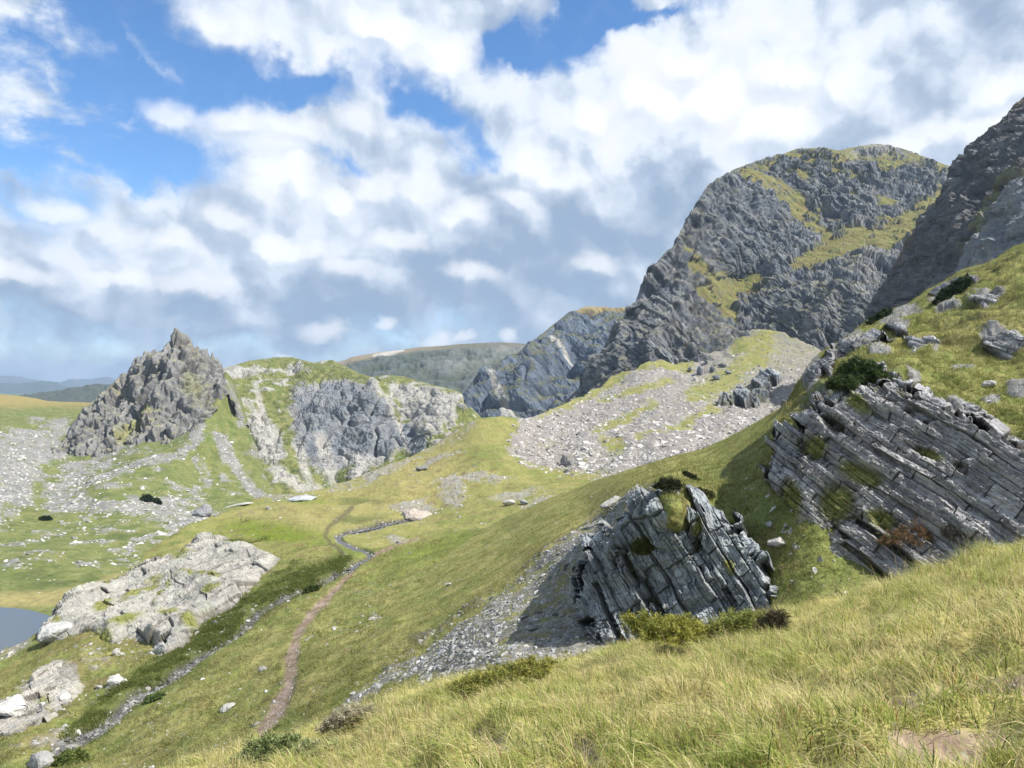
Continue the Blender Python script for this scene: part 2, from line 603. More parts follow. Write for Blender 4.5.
class Layer:
    """A sheet of terrain: its skyline and foot as lines, its distance from control points, then real relief on top."""

    def __init__(self, x0, x1, step, crest, base, ctrl, rows=None, back=(0.25, 0.8), round_=(0, 1), nback=14, vpow=1.0, dclamp=None):
        cr, ba = np.array(crest, float), np.array(base, float)
        nx = int((x1 - x0) / step) + 1
        self.xs = np.linspace(x0, x1, nx)
        cy = np.interp(self.xs, cr[:, 0], cr[:, 1])
        by = np.interp(self.xs, ba[:, 0], ba[:, 1])
        by = np.maximum(by, cy + 3)
        nv = rows or int(np.percentile(by - cy, 85) / step) + 2
        self.nv, self.nx, self.nb = nv, nx, nback
        self.ctrl = ctrl
        v = np.linspace(0, 1, nv)[:, None] ** vpow
        self.px = np.broadcast_to(self.xs, (nv, nx)).copy()
        self.py = cy + (by - cy) * v
        d = rbf(ctrl, self.px, self.py)
        if dclamp:
            d = np.clip(d, *dclamp)
        if round_[0]:
            d = d * (1 + round_[0] * np.exp(-(self.py - cy) / round_[1]))
        self.d = d
        P = unproj(self.px, self.py, d)
        if nback > 0:
            c = P[0]
            u = (np.arange(nback, 0, -1) / nback)[:, None] ** 1.5
            s = back[0] * d[0] * u
            r = c[:, :2] / np.linalg.norm(c[:, :2], axis=1, keepdims=True)
            B = np.stack([c[:, 0] + r[:, 0] * s, c[:, 1] + r[:, 1] * s, c[:, 2] - s * back[1] * (0.35 + 0.65 * u)], -1)
            P = np.concatenate([B, P])
            self.px = np.concatenate([np.broadcast_to(self.xs, (nback, nx)), self.px])
            self.py = np.concatenate([np.broadcast_to(cy, (nback, nx)), self.py])
        self.P = P.astype(np.float32)
        self.P0 = self.P.copy()
        self.crest_y = cy
        self.base_y = by
        self.calc_normals()

    def calc_normals(self):
        du = np.gradient(self.P, axis=1)
        dv = np.gradient(self.P, axis=0)
        n = np.cross(dv, du)
        n /= np.linalg.norm(n, axis=-1, keepdims=True) + 1e-9
        tocam = -(n * self.P).sum(-1)
        front = self.nb
        # keep the surface's outside: towards the camera on the front
        flip = np.median(tocam[front:]) < 0
        self.N = -n if flip else n
        self.flip = flip

    def smooth_normals(self, k=6):
        n = self.N
        for _ in range(k):
            n = (n + np.roll(n, 1, 0) + np.roll(n, -1, 0) + np.roll(n, 1, 1) + np.roll(n, -1, 1)) / 5
        self.N = n / (np.linalg.norm(n, axis=-1, keepdims=True) + 1e-9)

    def push(self, h):
        self.P = self.P + self.N * h[..., None].astype(np.float32)

    def lift(self, h):
        self.P[..., 2] += h

    def build(self, name, mat, col, smooth=True):
        f = grid_faces(self.P.shape[0], self.nx)
        if self.flip:
            f = f[:, ::-1]
        self.obj = link(name, make_mesh(name, self.P, f, mat, col, smooth))
        self.calc_normals()
        return self.obj

    def surf(self, px, py):
        """surface point for design coordinates"""
        px, py = np.asarray(px, float), np.asarray(py, float)
        u = (px - self.xs[0]) / (self.xs[-1] - self.xs[0]) * (self.nx - 1)
        i = np.clip(np.floor(u).astype(int), 0, self.nx - 2)
        fu = u - i
        col_y = self.py[self.nb:, :]
        out = np.zeros(px.shape + (3,))
        nrm = np.zeros(px.shape + (3,))
        it = np.nditer(px, flags=['multi_index'])
        for _ in it:
            k = it.multi_index
            ii = i[k]
            ys = col_y[:, ii] * (1 - fu[k]) + col_y[:, ii + 1] * fu[k]
            vv = np.interp(py[k], ys, np.arange(len(ys)))
            j = min(int(vv), len(ys) - 2)
            fv = vv - j
            J = j + self.nb
            Q = self.P
            out[k] = (Q[J, ii] * (1 - fu[k]) + Q[J, ii + 1] * fu[k]) * (1 - fv) + (Q[J + 1, ii] * (1 - fu[k]) + Q[J + 1, ii + 1] * fu[k]) * fv
            nrm[k] = self.N[J, ii]
        return out, nrm

    def scatter(self, n, weight, screen=0.0):
        """n random points; weight per vertex; screen=1 weighs by picture area instead of ground area"""
        A = np.linalg.norm(np.cross(self.P[1:, :-1] - self.P[:-1, :-1], self.P[:-1, 1:] - self.P[:-1, :-1]), axis=-1)
        if screen:
            A = A / (self.P[:-1, :-1, 1] ** (2 * screen) + 1)
        W = (A * weight[:-1, :-1])
        if not getattr(self, 'back_too', False):
            W[:self.nb] = 0
        w = W.ravel().astype(float)
        w /= w.sum()
        k = rng.choice(len(w), n, p=w)
        j, i = np.divmod(k, self.nx - 1)
        a, b = rng.random(n)[:, None], rng.random(n)[:, None]
        Q = self.P
        pos = (Q[j, i] * (1 - a) + Q[j, i + 1] * a) * (1 - b) + (Q[j + 1, i] * (1 - a) + Q[j + 1, i + 1] * a) * b
        return pos, self.N[j, i], j, i


# colours (linear base colours)
GREEN = np.array([0.138, 0.168, 0.045])
OLIVE = np.array([0.212, 0.205, 0.068])
DRY = np.array([0.31, 0.262, 0.115])
DEEP = np.array([0.058, 0.083, 0.024])
SOIL = np.array([0.105, 0.075, 0.048])
BROWN = np.array([0.13, 0.095, 0.045])
ROCK = np.array([0.215, 0.215, 0.215])
ROCKL = np.array([0.37, 0.36, 0.335])
ROCKP = np.array([0.46, 0.43, 0.39])
ROCKD = np.array([0.115, 0.122, 0.132])
ROCKB = np.array([0.17, 0.192, 0.225])


def rocks_rgb(P, sc, seed, light=ROCKL, mid=ROCK, dark=ROCKD):
    a = fbm(P, sc, 4, seed)
    b = fbm(P, sc * 0.22, 3, seed + 3)
    c = lerp(mid, light, np.clip(0.35 + a * 0.7 + b * 0.5, 0, 1))
    return lerp(c, dark, np.clip(-0.15 - a * 0.5 + b * 0.9, 0, 1) * 0.7)


def grass_rgb(P, sc, seed, dry=0.35, deep=0.3):
    a = fbm(P, sc, 4, seed)
    b = fbm(P, sc * 0.2, 4, seed + 5)
    c = lerp(GREEN, OLIVE, np.clip(0.5 + a * 0.8 + b * 0.4, 0, 1))
    c = lerp(c, DRY, np.clip(dry - 0.25 + b * 0.7 - a * 0.2, 0, 1))
    return lerp(c, DEEP, np.clip(deep - 0.4 + b * -0.9 + a * 0.3, 0, 1))


LAYERS = {}

# ------------------------------------------------------------------ materials shared by the land
M_FAR = mat_vertex("far_land", 0.01, 0.15, 6, 0.02)
M_RIDGE = mat_vertex("far_ridge", 0.25, 0.35, 1.2, 0.35)
M_CLIFF = mat_vertex("cliff_rock", 0.30, 0.32, 0.9, 0.4, dip=55, stretch=9, bamt=0.28, bbump=1.2)
M_GRANITE = mat_vertex("granite", 0.5, 0.42, 0.8, 0.6)
M_PEAK = mat_vertex("peak_rock", 0.45, 0.35, 0.8, 0.6, dip=-80, stretch=5, bamt=0.25, bbump=0.8)
M_SLOPE = mat_vertex("stony_slope", 0.6, 0.35, 0.5, 0.9)
M_MEADOW = mat_vertex("alpine_turf", 1.6, 0.38, 0.22, 2.6)
M_NEAR = mat_vertex("near_turf", 3.5, 0.40, 0.12, 6.0)
M_SLATE = mat_vertex("bedded_rock", 2.2, 0.28, 0.04, 9.0, rough=0.8, spec=0.3, dip=45, stretch=8, bamt=0.22, bbump=0.12)
M_SLAB = mat_vertex("pale_bedrock", 1.1, 0.28, 0.18, 2.2)
M_STONE = mat_vertex("loose_stone", 1.5, 0.22, 0.08, 3.0)
M_BOULDER = mat_boulder()
M_LEAF = mat_leaf("leaf", 0.25)
M_BLADE = mat_leaf("grass_blade", 0.5)

# ------------------------------------------------------------------ base ground and far land
b = 15000.0
me = make_mesh("ground", [(-b, -280, -92), (b, -280, -92), (b, b - 500, -92), (-b, b - 500, -92)], np.array([[0, 1, 2, 3]]), M_FAR,
               np.tile(GREEN * 0.8, (4, 1)))
tag(link("ground", me), "low green valley ground reaching under everything", "ground", kind='structure')


def far(name, pts, d, foot, col, label, amp, cat="hills"):
    xs = [p_[0] for p_ in pts]
    ctrl = []
    for x, y in pts:
        ctrl += [(x, y, d), (x, foot, d * 0.82)]
    ly = Layer(xs[0], xs[-1], 1.2, pts, [(xs[0], foot), (xs[-1], foot)], ctrl, rows=26, back=(0.15, 0.3))
    n = fbm(ly.P, d * 0.02, 5, d * 0.01, ridged=True)
    ly.smooth_normals(3)
    ly.push((n - 0.6) * amp)
    c = lerp(np.array(col), np.array(col) * 0.6, np.clip(n, 0, 1))
    tag(ly.build(name, M_FAR, c), label, cat, kind='structure')


far("far_mountains", [(-160, 379), (-60, 377), (0, 376), (20, 376.4), (39, 380), (61, 382), (72, 378.4), (87, 379.5), (108, 377), (117, 380), (140, 381), (240, 380)], 11500, 402,
    (0.10, 0.115, 0.11), "farthest blue mountain range fading into the haze at the skyline", 25, "mountains")
far("far_hills", [(-160, 385), (0, 383.5), (23, 383), (40, 381.4), (51, 381), (60, 384), (68, 387.5), (90, 390), (200, 392)], 8000, 404,
    (0.07, 0.095, 0.075), "nearer blue hills in front of the farthest mountain range", 20)
far("dark_hill", [(10, 398), (23, 395), (47, 392), (67, 389), (80, 387), (94, 385), (114, 384), (150, 386), (260, 390)], 2600, 412,
    (0.085, 0.10, 0.075), "dark grey green hill behind the pointed rock peak", 14, "hill")

# ------------------------------------------------------------------ plateau mountain behind
L = Layer(290, 620, 1.0, [(290, 372), (330, 364), (345, 360), (352, 357), (380, 352), (400, 350), (420, 347), (440, 346), (460, 344), (500, 342), (530, 344), (545, 348), (620, 356)],
          [(290, 430), (620, 430)],
          [(290, 370, 1900), (352, 357, 2000), (420, 347, 2000), (500, 342, 1900), (545, 350, 1850), (620, 356, 1800), (320, 400, 1500), (420, 385, 1500), (500, 375, 1550), (450, 420, 1250), (560, 420, 1250), (330, 430, 1250)],
          round_=(0.12, 7))
n = fbm(L.P, (160, 160, 60), 5, 2)
nr = fbm(L.P, (70, 70, 130), 5, 4, ridged=True)
L.smooth_normals(3)
L.push((n * 18 + (nr - 0.6) * 26) * sm(L.py - np.concatenate([np.tile(L.crest_y, (L.nb, 1)), np.tile(L.crest_y, (L.nv, 1))]), 1, 9))
c = lerp(np.array([0.045, 0.062, 0.03]), np.array([0.085, 0.09, 0.08]), np.clip(n * 1.2 + 0.35, 0, 1))
c = lerp(c, ROCKB * 0.8, np.clip((nr - 0.55) * 2.2, 0, 1) * 0.6)
g = b_line(L.px, L.py, [(335, 363), (355, 357.5), (385, 352), (420, 347.5), (470, 344.5), (530, 344)], 4.0)
c = lerp(c, np.array([0.24, 0.19, 0.12]), g * (0.9 - 0.6 * sm(L.px, 380, 480)))
c = lerp(c, ROCKP, b_line(L.px, L.py, [(375, 356), (392, 352.5), (402, 350)], 2.2) * 0.8)
c = lerp(c, ROCKL * 0.8, b_ell(L.px, L.py, 480, 360, 45, 10, -8, 0.9) * np.clip(0.3 + n, 0, 1) * 0.7)
tag(L.build("plateau_mountain", M_RIDGE, c), "long flat topped dark green mountain behind the granite ridge", "mountain", kind='structure')

# ------------------------------------------------------------------ blue cliffs
L = Layer(435, 690, 0.8, [(435, 420), (455, 405), (466, 390), (473, 380), (480, 372), (486, 365), (500, 361), (508, 356), (519, 352), (530, 344), (539, 336), (545, 331), (552, 325), (562, 317), (572, 311), (579, 308), (588, 307), (622, 308), (690, 312)],
          [(435, 432), (520, 432), (600, 412), (690, 400)],
          [(466, 388, 950), (486, 365, 980), (519, 352, 1020), (552, 325, 1100), (586, 307, 1180), (622, 308, 1180), (690, 312, 1150), (435, 425, 920), (475, 420, 890), (500, 400, 900), (520, 420, 860), (545, 380, 960),
           (560, 350, 1040), (590, 380, 940), (620, 350, 1000), (650, 390, 900), (570, 410, 860), (505, 375, 950), (527, 372, 930)], round_=(0.015, 3))
n = fbm(L.P, (45, 45, 90), 6, 8, ridged=True)
n2 = fbm(L.P, (18, 18, 40), 4, 9, ridged=True)
v, ck = strata(L.P, (0.55, 0.1, 0.83), (0.83, 0, -0.55), 13, 60, 3)
fade = sm(L.py - np.concatenate([np.tile(L.crest_y, (L.nb, 1)), np.tile(L.crest_y, (L.nv, 1))]), 0, 4) * 0.8 + 0.2
L.smooth_normals(4)
gl = gully(L.P, (60, 60, 200), 3, 5)
L.push(((n - 0.55) * 15 + (n2 - 0.55) * 4 + v * 4 - gl * 14) * fade)
streak = dipfbm(L.P, 60, 4, 8, 4, 13)
L.calc_normals()
c = rocks_rgb(L.P, 40, 3, ROCKB * np.array([0.72, .78, .86]), ROCKB * np.array([0.5, .56, .64]), ROCKB * 0.3) * (1 + 0.6 * streak[..., None])  # cloud shadow put into the rock colour, darker and bluer
up = L.N[..., 2]
gn = fbm(L.P, 40, 4, 12)
c = lerp(c, OLIVE * 0.5, sm(up + gn * 0.4, 0.66, 0.9) * 0.7)
top = 1 - sm(L.py - np.interp(L.px, L.xs, L.crest_y), 1.5, 6)
c = lerp(c, np.array([0.25, 0.20, 0.10]), top * sm(L.px, 565, 582))
c = lerp(c, ROCKL * 0.85, np.clip(b_line(L.px, L.py, [(549, 334), (556, 344), (563, 352), (570, 361)], 2.2), 0, 1))
c = lerp(c, ROCKL * 0.9, np.clip(b_line(L.px, L.py, [(492, 375), (498, 388), (503, 402), (505, 416)], 3.2, 0.8) + b_line(L.px, L.py, [(503, 400), (515, 417)], 2.6), 0, 1) * 0.9)
tag(L.build("blue_cliffs", M_CLIFF, c, False), "craggy cliffs coloured in blue cloud shade with a flat dry top beside the scree slope", "cliff", kind='structure')

# ------------------------------------------------------------------ big mountain
L = Layer(566, 1030, 0.9,
          [(566, 402), (580, 390), (589, 376), (598, 360), (606, 345), (618, 327), (628, 311), (640, 290), (651, 272), (662, 258), (673, 246), (677, 237), (683, 228), (690, 217), (697, 202), (706, 189), (716, 181), (730, 174), (742, 168), (753, 163),
           (771, 157), (797, 149), (823, 148), (840, 150), (849, 147), (866, 145), (880, 145), (892, 147), (907, 151), (922, 156), (938, 162), (953, 168), (990, 185), (1030, 215)],
          [(566, 412), (600, 402), (640, 390), (700, 390), (740, 380), (780, 385), (830, 405), (900, 400), (1030, 385)],
          [(566, 405, 520), (589, 376, 530), (606, 345, 545), (628, 311, 565), (651, 272, 600), (673, 246, 640), (706, 189, 740), (730, 174, 780), (771, 157, 830), (823, 148, 870), (866, 145, 890), (922, 155, 890), (953, 168, 880), (1030, 215, 820),
           (620, 360, 492), (660, 325, 512), (700, 350, 480), (650, 355, 480), (690, 300, 555), (668, 278, 592), (690, 262, 628), (715, 285, 612), (745, 318, 575), (765, 345, 535), (700, 320, 535), (670, 300, 555),
           (735, 235, 690), (780, 215, 745), (705, 225, 690), (760, 190, 770), (740, 268, 655), (735, 285, 645), (765, 282, 640), (780, 300, 575), (820, 285, 570), (850, 272, 580), (800, 325, 530), (860, 310, 520),
           (840, 243, 690), (870, 232, 715), (910, 215, 750), (835, 215, 775), (870, 185, 810), (850, 205, 775), (810, 190, 805), (930, 190, 810), (900, 180, 830),
           (600, 395, 480), (640, 380, 462), (690, 372, 462), (740, 358, 500), (790, 345, 515), (830, 350, 505), (900, 330, 490), (1010, 330, 480)], round_=(0.012, 5))
px, py = L.px, L.py
wx = fbm(L.P, 40, 4, 21) * 13
wy = fbm(L.P, 40, 4, 22) * 10
qx, qy = px + wx, py + wy
cl = np.interp(px, L.xs, L.crest_y)
grass = np.zeros(px.shape, np.float32)
for poly, s, a in (([(740, 170), (770, 172), (790, 186), (818, 215), (838, 232), (822, 240), (790, 212), (765, 195), (738, 182)], 4, 1.0),
                   ([(786, 262), (812, 246), (840, 230), (883, 222), (930, 196), (955, 180), (962, 200), (918, 240), (879, 252), (840, 258), (814, 268), (790, 272)], 5, 1.0),
                   ([(682, 244), (694, 248), (708, 270), (725, 278), (712, 286), (697, 276), (684, 258)], 3, 0.95),
                   ([(692, 292), (712, 280), (772, 277), (757, 294), (738, 295), (734, 311), (742, 330), (727, 318), (716, 305), (701, 303)], 4, 1.0),
                   ([(740, 318), (760, 335), (775, 352), (740, 352)], 4, 0.5)):
    grass = np.maximum(grass, b_poly(qx, qy, poly, s) * a)
crest_g = 1 - sm(qy - cl, 8, 26)
grass = np.maximum(grass, crest_g * sm(px, 735, 770) * (0.75 - 0.3 * sm(px, 845, 870) * (1 - sm(px, 895, 920))))
upper = b_poly(qx, qy, [(770, 150), (960, 150), (960, 205), (900, 225), (850, 235), (800, 195)], 10)
pn = fbm(L.P, (55, 55, 30), 4, 25)
grass = np.maximum(grass, upper * sm(pn, -0.02, 0.30) * 0.8)
L.smooth_normals(4)
n = fbm(L.P, (60, 60, 95), 6, 23, ridged=True)
n2 = fbm(L.P, (16, 16, 30), 5, 24, ridged=True)
v, ck = strata(L.P, (0.86, 0.1, 0.50), (0.50, 0, -0.86), 7.0, 32, 5, 0.9)
v2, ck2 = strata(L.P, (0.84, 0.2, 0.52), (0.52, 0, -0.84), 2.6, 14, 6, 0.9)
brk = fbm(L.P, (15, 15, 6), 4, 29)
brf = fbm(L.P, (4.5, 4.5, 3), 3, 30)
grass2 = sm(grass * 0.90 + brk * 0.95 + brf * 0.6, 0.36, 0.68)
rk = 1 - grass2 * 0.9
edge = sm(py - cl, 0, 8) * 0.75 + 0.25
nf = fbm(L.P, (70, 70, 90), 4, 26)
gl = gully(L.P, (42, 60, 130), 4, 6)
gl2 = gully(L.P, (15, 20, 40), 5, 4)
sh = fbm(L.P, (26, 26, 40), 5, 31, ridged=True)
L.push((nf * 9 + (n - 0.6) * 14 * rk + (sh - 0.6) * 8 * rk + (n2 - 0.6) * (1.5 + 4.2 * rk) + (v * 4.2 + v2 * 3.2 - gl * 2.5) * rk) * edge)
streak = dipfbm(L.P, 55, 2.2, 9, 4, 27)
L.calc_normals()
up = L.N[..., 2]
c = rocks_rgb(L.P, 45, 6, ROCK * 0.76, ROCKB * 0.66, ROCKB * 0.36)
c = c * (0.72 + 0.24 * v2[..., None] + 0.25 * v[..., None]) * (1 + 1.0 * streak[..., None])
c = lerp(c, ROCKB * 0.3, (1 - sm(ck2, 0.0, 0.2)) * 0.5)
c = lerp(c, ROCKB * 0.35, sm(-n2, -0.5, -0.25) * 0.4)  # crevice shade put into the colour, hollows darker
c = lerp(c, ROCKL * 0.72, sm(n2 + sh * 0.5, 1.0, 1.25) * 0.5)
g = grass_rgb(L.P, 30, 8, dry=0.45, deep=0.3) * 0.72
g = lerp(g, BROWN, np.clip(0.2 + fbm(L.P, 12, 3, 28) * 0.9, 0, 0.6))
gm = np.clip(grass2 * (0.5 + sm(up + pn * 0.35, 0.2, 0.6) * 0.6), 0, 1)
gm = np.maximum(gm, sm(up + pn * 0.4 + brk * 0.2, 0.74, 0.95) * 0.6)
c = lerp(c, g, gm)
c = lerp(c, ROCKL * 0.8, 0.6 * b_poly(qx, qy, [(846, 146), (866, 144), (895, 147), (890, 156), (850, 155)], 3) * sm(n2, 0.4, 0.6) * 0.8)
MOUNTAIN = L
tag(L.build("mountain", M_CLIFF, c, False), "big rounded rocky mountain with grassy ledges rising above the scree", "mountain", kind='structure')

# ------------------------------------------------------------------ dark cliff on the right
L = Layer(872, 1130, 0.9,
          [(872, 318), (880, 300), (886, 285), (893, 264), (905, 243), (915, 230), (923, 222), (930, 212), (940, 195), (948, 181), (957, 170), (965, 159), (975, 146), (990, 133), (1007, 118), (1018, 103), (1024, 98), (1060, 70), (1130, 20)],
          [(872, 385), (940, 370), (1000, 345), (1130, 330)],
          [(872, 320, 350), (893, 264, 352), (930, 212, 345), (957, 170, 345), (990, 133, 345), (1024, 98, 345), (1130, 20, 340), (910, 300, 320), (950, 270, 285), (960, 215, 310), (1000, 190, 290), (1024, 165, 285), (975, 262, 252), (1000, 235, 250), (1024, 200, 245),
           (1024, 250, 225), (1130, 200, 230), (1130, 290, 200), (880, 340, 320), (1000, 300, 215), (985, 215, 292)], round_=(0.02, 4))
px, py = L.px, L.py
L.smooth_normals(4)
n = fbm(L.P, (26, 26, 45), 6, 31, ridged=True)
n2 = fbm(L.P, (7, 7, 12), 4, 32, ridged=True)
rib = b_poly(px + fbm(L.P, 14, 3, 33) * 8, py + fbm(L.P, 14, 3, 34) * 8, [(1140, 150), (1030, 178), (1008, 196), (985, 232), (965, 262), (975, 300), (1140, 300)], 6)
v, ck = strata(L.P, (0.72, 0.1, 0.69), (0.69, 0, -0.72), 2.6, 13, 7, 0.8)
edge = sm(py - np.interp(px, L.xs, L.crest_y), 0, 8) * 0.7 + 0.3
gl = gully(L.P, (16, 20, 50), 6, 5)
L.push(((n - 0.55) * 9 + (n2 - 0.5) * 4.0 + v * 2.6 - gl * 1.5) * edge)
streak = dipfbm(L.P, 44, 0.9, 8, 4, 35)
L.calc_normals()
c = rocks_rgb(L.P, 18, 9, ROCK * 0.62, np.array([0.095, 0.095, 0.102]), np.array([0.05, 0.05, 0.055])) * (0.75 + 0.45 * v[..., None]) * (1 + 0.5 * streak[..., None])
c = lerp(c, rocks_rgb(L.P, 10, 10, ROCKL * 0.68, ROCKB * 1.0, ROCKB * 0.5) * (0.75 + 0.4 * v[..., None]), rib * 0.9)
c = lerp(c, OLIVE * 0.8, b_line(px + n * 6, py, [(1060, 165), (1024, 182), (1005, 198), (988, 226), (972, 252)], 6) * 0.6 * sm(n2, 0.35, 0.6))
c = lerp(c, BROWN, (1 - sm(py - np.interp(px, L.xs, L.crest_y), 2, 9)) * 0.5)
tag(L.build("dark_cliff", M_CLIFF, c, False), "dark steep rock wall cut off by the right edge above the grassy knoll", "cliff", kind='structure')

# ------------------------------------------------------------------ slope and valley on the left, down to the lake
L = Layer(-260, 345, 1.15,
          [(-260, 386), (-100, 390), (0, 394), (20, 396), (34, 398), (47, 401), (67, 402), (100, 403), (140, 402), (180, 402), (192, 404), (205, 399), (214, 389), (221, 377), (226, 371), (232, 378), (240, 396), (250, 424), (260, 455), (272, 484), (300, 502), (345, 506)],
          [(-260, 690), (60, 690), (160, 640), (240, 560), (345, 540)],
          [(-260, 386, 720), (0, 394, 690), (47, 401, 670), (100, 403, 650), (180, 402, 640), (198, 415, 496), (214, 392, 518), (226, 371, 545), (205, 425, 482), (215, 415, 500), (240, 396, 545), (250, 424, 515), (260, 455, 482), (272, 484, 452), (300, 502, 440), (345, 506, 440), (230, 440, 490), (235, 470, 455), (-260, 440, 500), (0, 420, 545), (0, 440, 455), (55, 482, 385), (100, 468, 425), (140, 446, 458), (180, 440, 460), (210, 445, 460), (0, 480, 352), (100, 480, 372), (200, 478, 425),
           (0, 520, 283), (100, 520, 300), (200, 510, 350), (0, 560, 229), (120, 560, 240), (0, 590, 194), (0, 604, 183), (50, 603, 183), (90, 598, 186), (0, 615, 178), (0, 640, 166), (120, 640, 168), (-260, 600, 186), (-260, 520, 290), (0, 690, 152), (160, 640, 170), (240, 560, 235), (345, 540, 420), (-260, 690, 152)], round_=(0.05, 6))
px, py = L.px, L.py
n = fbm(L.P, 60, 5, 41)
nm = fbm(L.P, (14, 14, 14), 4, 42)
ns = fbm(L.P, 4.5, 3, 43)
qx, qy = px + n * 22 + nm * 8, py + n * 14 + nm * 8
st = b_poly(qx, qy, [(-300, 440), (0, 432), (40, 424), (62, 420), (78, 424), (60, 455), (40, 478), (30, 505), (0, 520), (-300, 540)], 8) * 0.95
st = np.maximum(st, b_poly(qx, qy, [(30, 505), (60, 470), (125, 440), (150, 440), (110, 462), (70, 490), (100, 500), (160, 490), (215, 505), (190, 525), (120, 515), (60, 520)], 7) * 0.85)
st = np.maximum(st, b_line(qx, qy, [(200, 425), (190, 445), (165, 452), (120, 470), (75, 490)], 8) * 0.85)
st = np.maximum(st, b_line(qx, qy, [(222, 438), (232, 458), (246, 482), (262, 498)], 6) * 0.95)
st = np.maximum(st, b_line(qx, qy, [(228, 385), (236, 405), (240, 425)], 4) * 0.8)
st = np.maximum(st, b_line(qx, qy, [(195, 460), (205, 480), (195, 500)], 7) * 0.7)
st = np.maximum(st, b_poly(qx, qy, [(130, 545), (150, 530), (185, 513), (175, 525), (150, 545), (130, 560)], 3) * 0.9)
st = np.maximum(st, b_line(qx, qy, [(-40, 555), (20, 545), (60, 527), (110, 530)], 5) * 0.5)
st = np.maximum(st, sm(nm + n * 0.5, 0.05, 0.35) * 0.6 * sm(py, 415, 450) * (1 - sm(py, 560, 590)))
golden = (1 - sm(py + n * 6, 402, 412)) * (1 - sm(px, 95, 135))
STONY_L = st
L.lift(n * 3.0 * sm(py, 400, 430) * (1 - sm(py, 560, 600)) + nm * 1.4 * (0.3 + st) * (1 - 0.9 * sm(py, 560, 590)) + (np.abs(ns) * 1.3) * st)
c = grass_rgb(L.P, 26, 44, dry=0.26, deep=0.40) * np.array([0.80, 0.86, 0.95])
c = lerp(c, DEEP, sm(fbm(L.P, (9, 14, 9), 4, 47), 0.12, 0.4) * 0.5)
c = lerp(c, DEEP * 0.8, b_poly(qx, qy, [(-100, 560), (10, 540), (80, 540), (120, 555), (60, 590), (-100, 595)], 10) * sm(nm, 0.05, 0.25) * 0.7)
c = lerp(c, np.array([0.27, 0.215, 0.09]), golden * 0.85)
nt_ = fbm(L.P, 2.2, 3, 46)
rc = lerp(rocks_rgb(L.P, 6, 45, ROCKL * 0.85, ROCK * 0.75, ROCKD * 0.7), OLIVE * 0.8, sm(nt_, 0.15, 0.4) * 0.5)
c = lerp(c, rc, sm(st * 0.9 + ns * 0.7 + nm * 0.35 + nt_ * 0.3, 0.35, 0.75))
c = lerp(c, DRY * 0.95, b_line(px, py + nm * 3, [(-260, 600), (0, 601), (50, 599), (90, 592), (120, 580)], 7) * 0.8)
LEFT = L
tag(L.build("left_hillside", M_SLOPE, c), "stony green hillside running from the pointed peak down to the lake", "hillside", kind='structure')

# ------------------------------------------------------------------ granite ridge
L = Layer(186, 512, 0.85,
          [(186, 392), (205, 378), (215, 371), (225, 368), (235, 365), (248, 361), (273, 357), (294, 357), (305, 360), (314, 363), (323, 361), (332, 360), (345, 366), (357, 372), (372, 377), (385, 375), (398, 375.5), (413, 379), (425, 382), (438, 386), (448, 388), (456, 390), (462, 393), (463.5, 401), (466, 407), (471, 408), (476, 414), (490, 424), (512, 432)],
          [(186, 490), (220, 528), (260, 512), (327, 500), (367, 486), (408, 470), (448, 450), (474, 436), (512, 440)],
          [(186, 390, 600), (225, 368, 625), (273, 357, 680), (314, 363, 650), (357, 372, 610), (413, 379, 570), (456, 391, 535), (476, 414, 505), (512, 432, 480), (215, 410, 560), (250, 420, 540), (300, 395, 590), (320, 420, 535), (350, 400, 560), (345, 450, 500), (385, 445, 490), (405, 450, 478), (412, 425, 520), (425, 430, 480), (440, 410, 510), (395, 400, 545), (375, 400, 535),
           (235, 480, 465), (300, 475, 470), (360, 468, 475), (260, 500, 440), (220, 520, 420), (448, 440, 470), (190, 470, 470), (195, 420, 545), (327, 490, 455)], round_=(0.03, 5))
px, py = L.px, L.py
cl = np.interp(px, L.xs, L.crest_y)
n0 = fbm(L.P, 45, 4, 51)
nm = fbm(L.P, 11, 4, 52)
qx, qy = px + n0 * 14 + nm * 6, py + n0 * 10 + nm * 5
cliff = b_poly(qx, qy, [(300, 385), (340, 380), (375, 392), (392, 410), (410, 450), (365, 470), (320, 470), (300, 455), (290, 420)], 10)
cliff = np.maximum(cliff, b_poly(qx, qy, [(400, 425), (412, 424), (428, 440), (420, 455), (408, 452)], 3))
crag = b_poly(qx, qy, [(385, 378), (440, 388), (462, 396), (455, 420), (430, 442), (405, 415), (392, 395)], 7) * 0.75
crag = np.maximum(crag, b_poly(qx, qy, [(240, 425), (262, 415), (280, 430), (285, 455), (268, 460), (245, 450)], 6) * 0.8)
crag = np.maximum(crag, b_line(qx, qy, [(225, 372), (250, 371), (275, 368), (300, 366)], 5) * 0.6)
crag = np.maximum(crag, sm(n0 * 0.7 + nm * 0.6, 0.12, 0.34) * 0.75)
L.smooth_normals(4)
n = fbm(L.P, (22, 22, 34), 6, 53, ridged=True)
n2 = fbm(L.P, (7, 7, 9), 4, 54, ridged=True)
rk = np.maximum(cliff, crag)
edge = sm(py - cl, 0, 7) * 0.75 + 0.25
v, ck = strata(L.P, (-0.35, 0.2, 0.91), (0.9, 0.0, 0.35), 5.5, 22, 8, 1.2)
gl = gully(L.P, (22, 26, 60), 7, 5)
L.push(((n - 0.55) * (2.5 + 2.5 * rk) + (n2 - 0.5) * (1.0 + 1.8 * rk) + v * 3.0 * rk + n0 * 5 - gl * 4.5 * (0.3 + rk)) * edge)
L.calc_normals()
up = L.N[..., 2]
c = grass_rgb(L.P, 28, 55, dry=0.32, deep=0.42) * np.array([0.80, 0.84, 0.92])
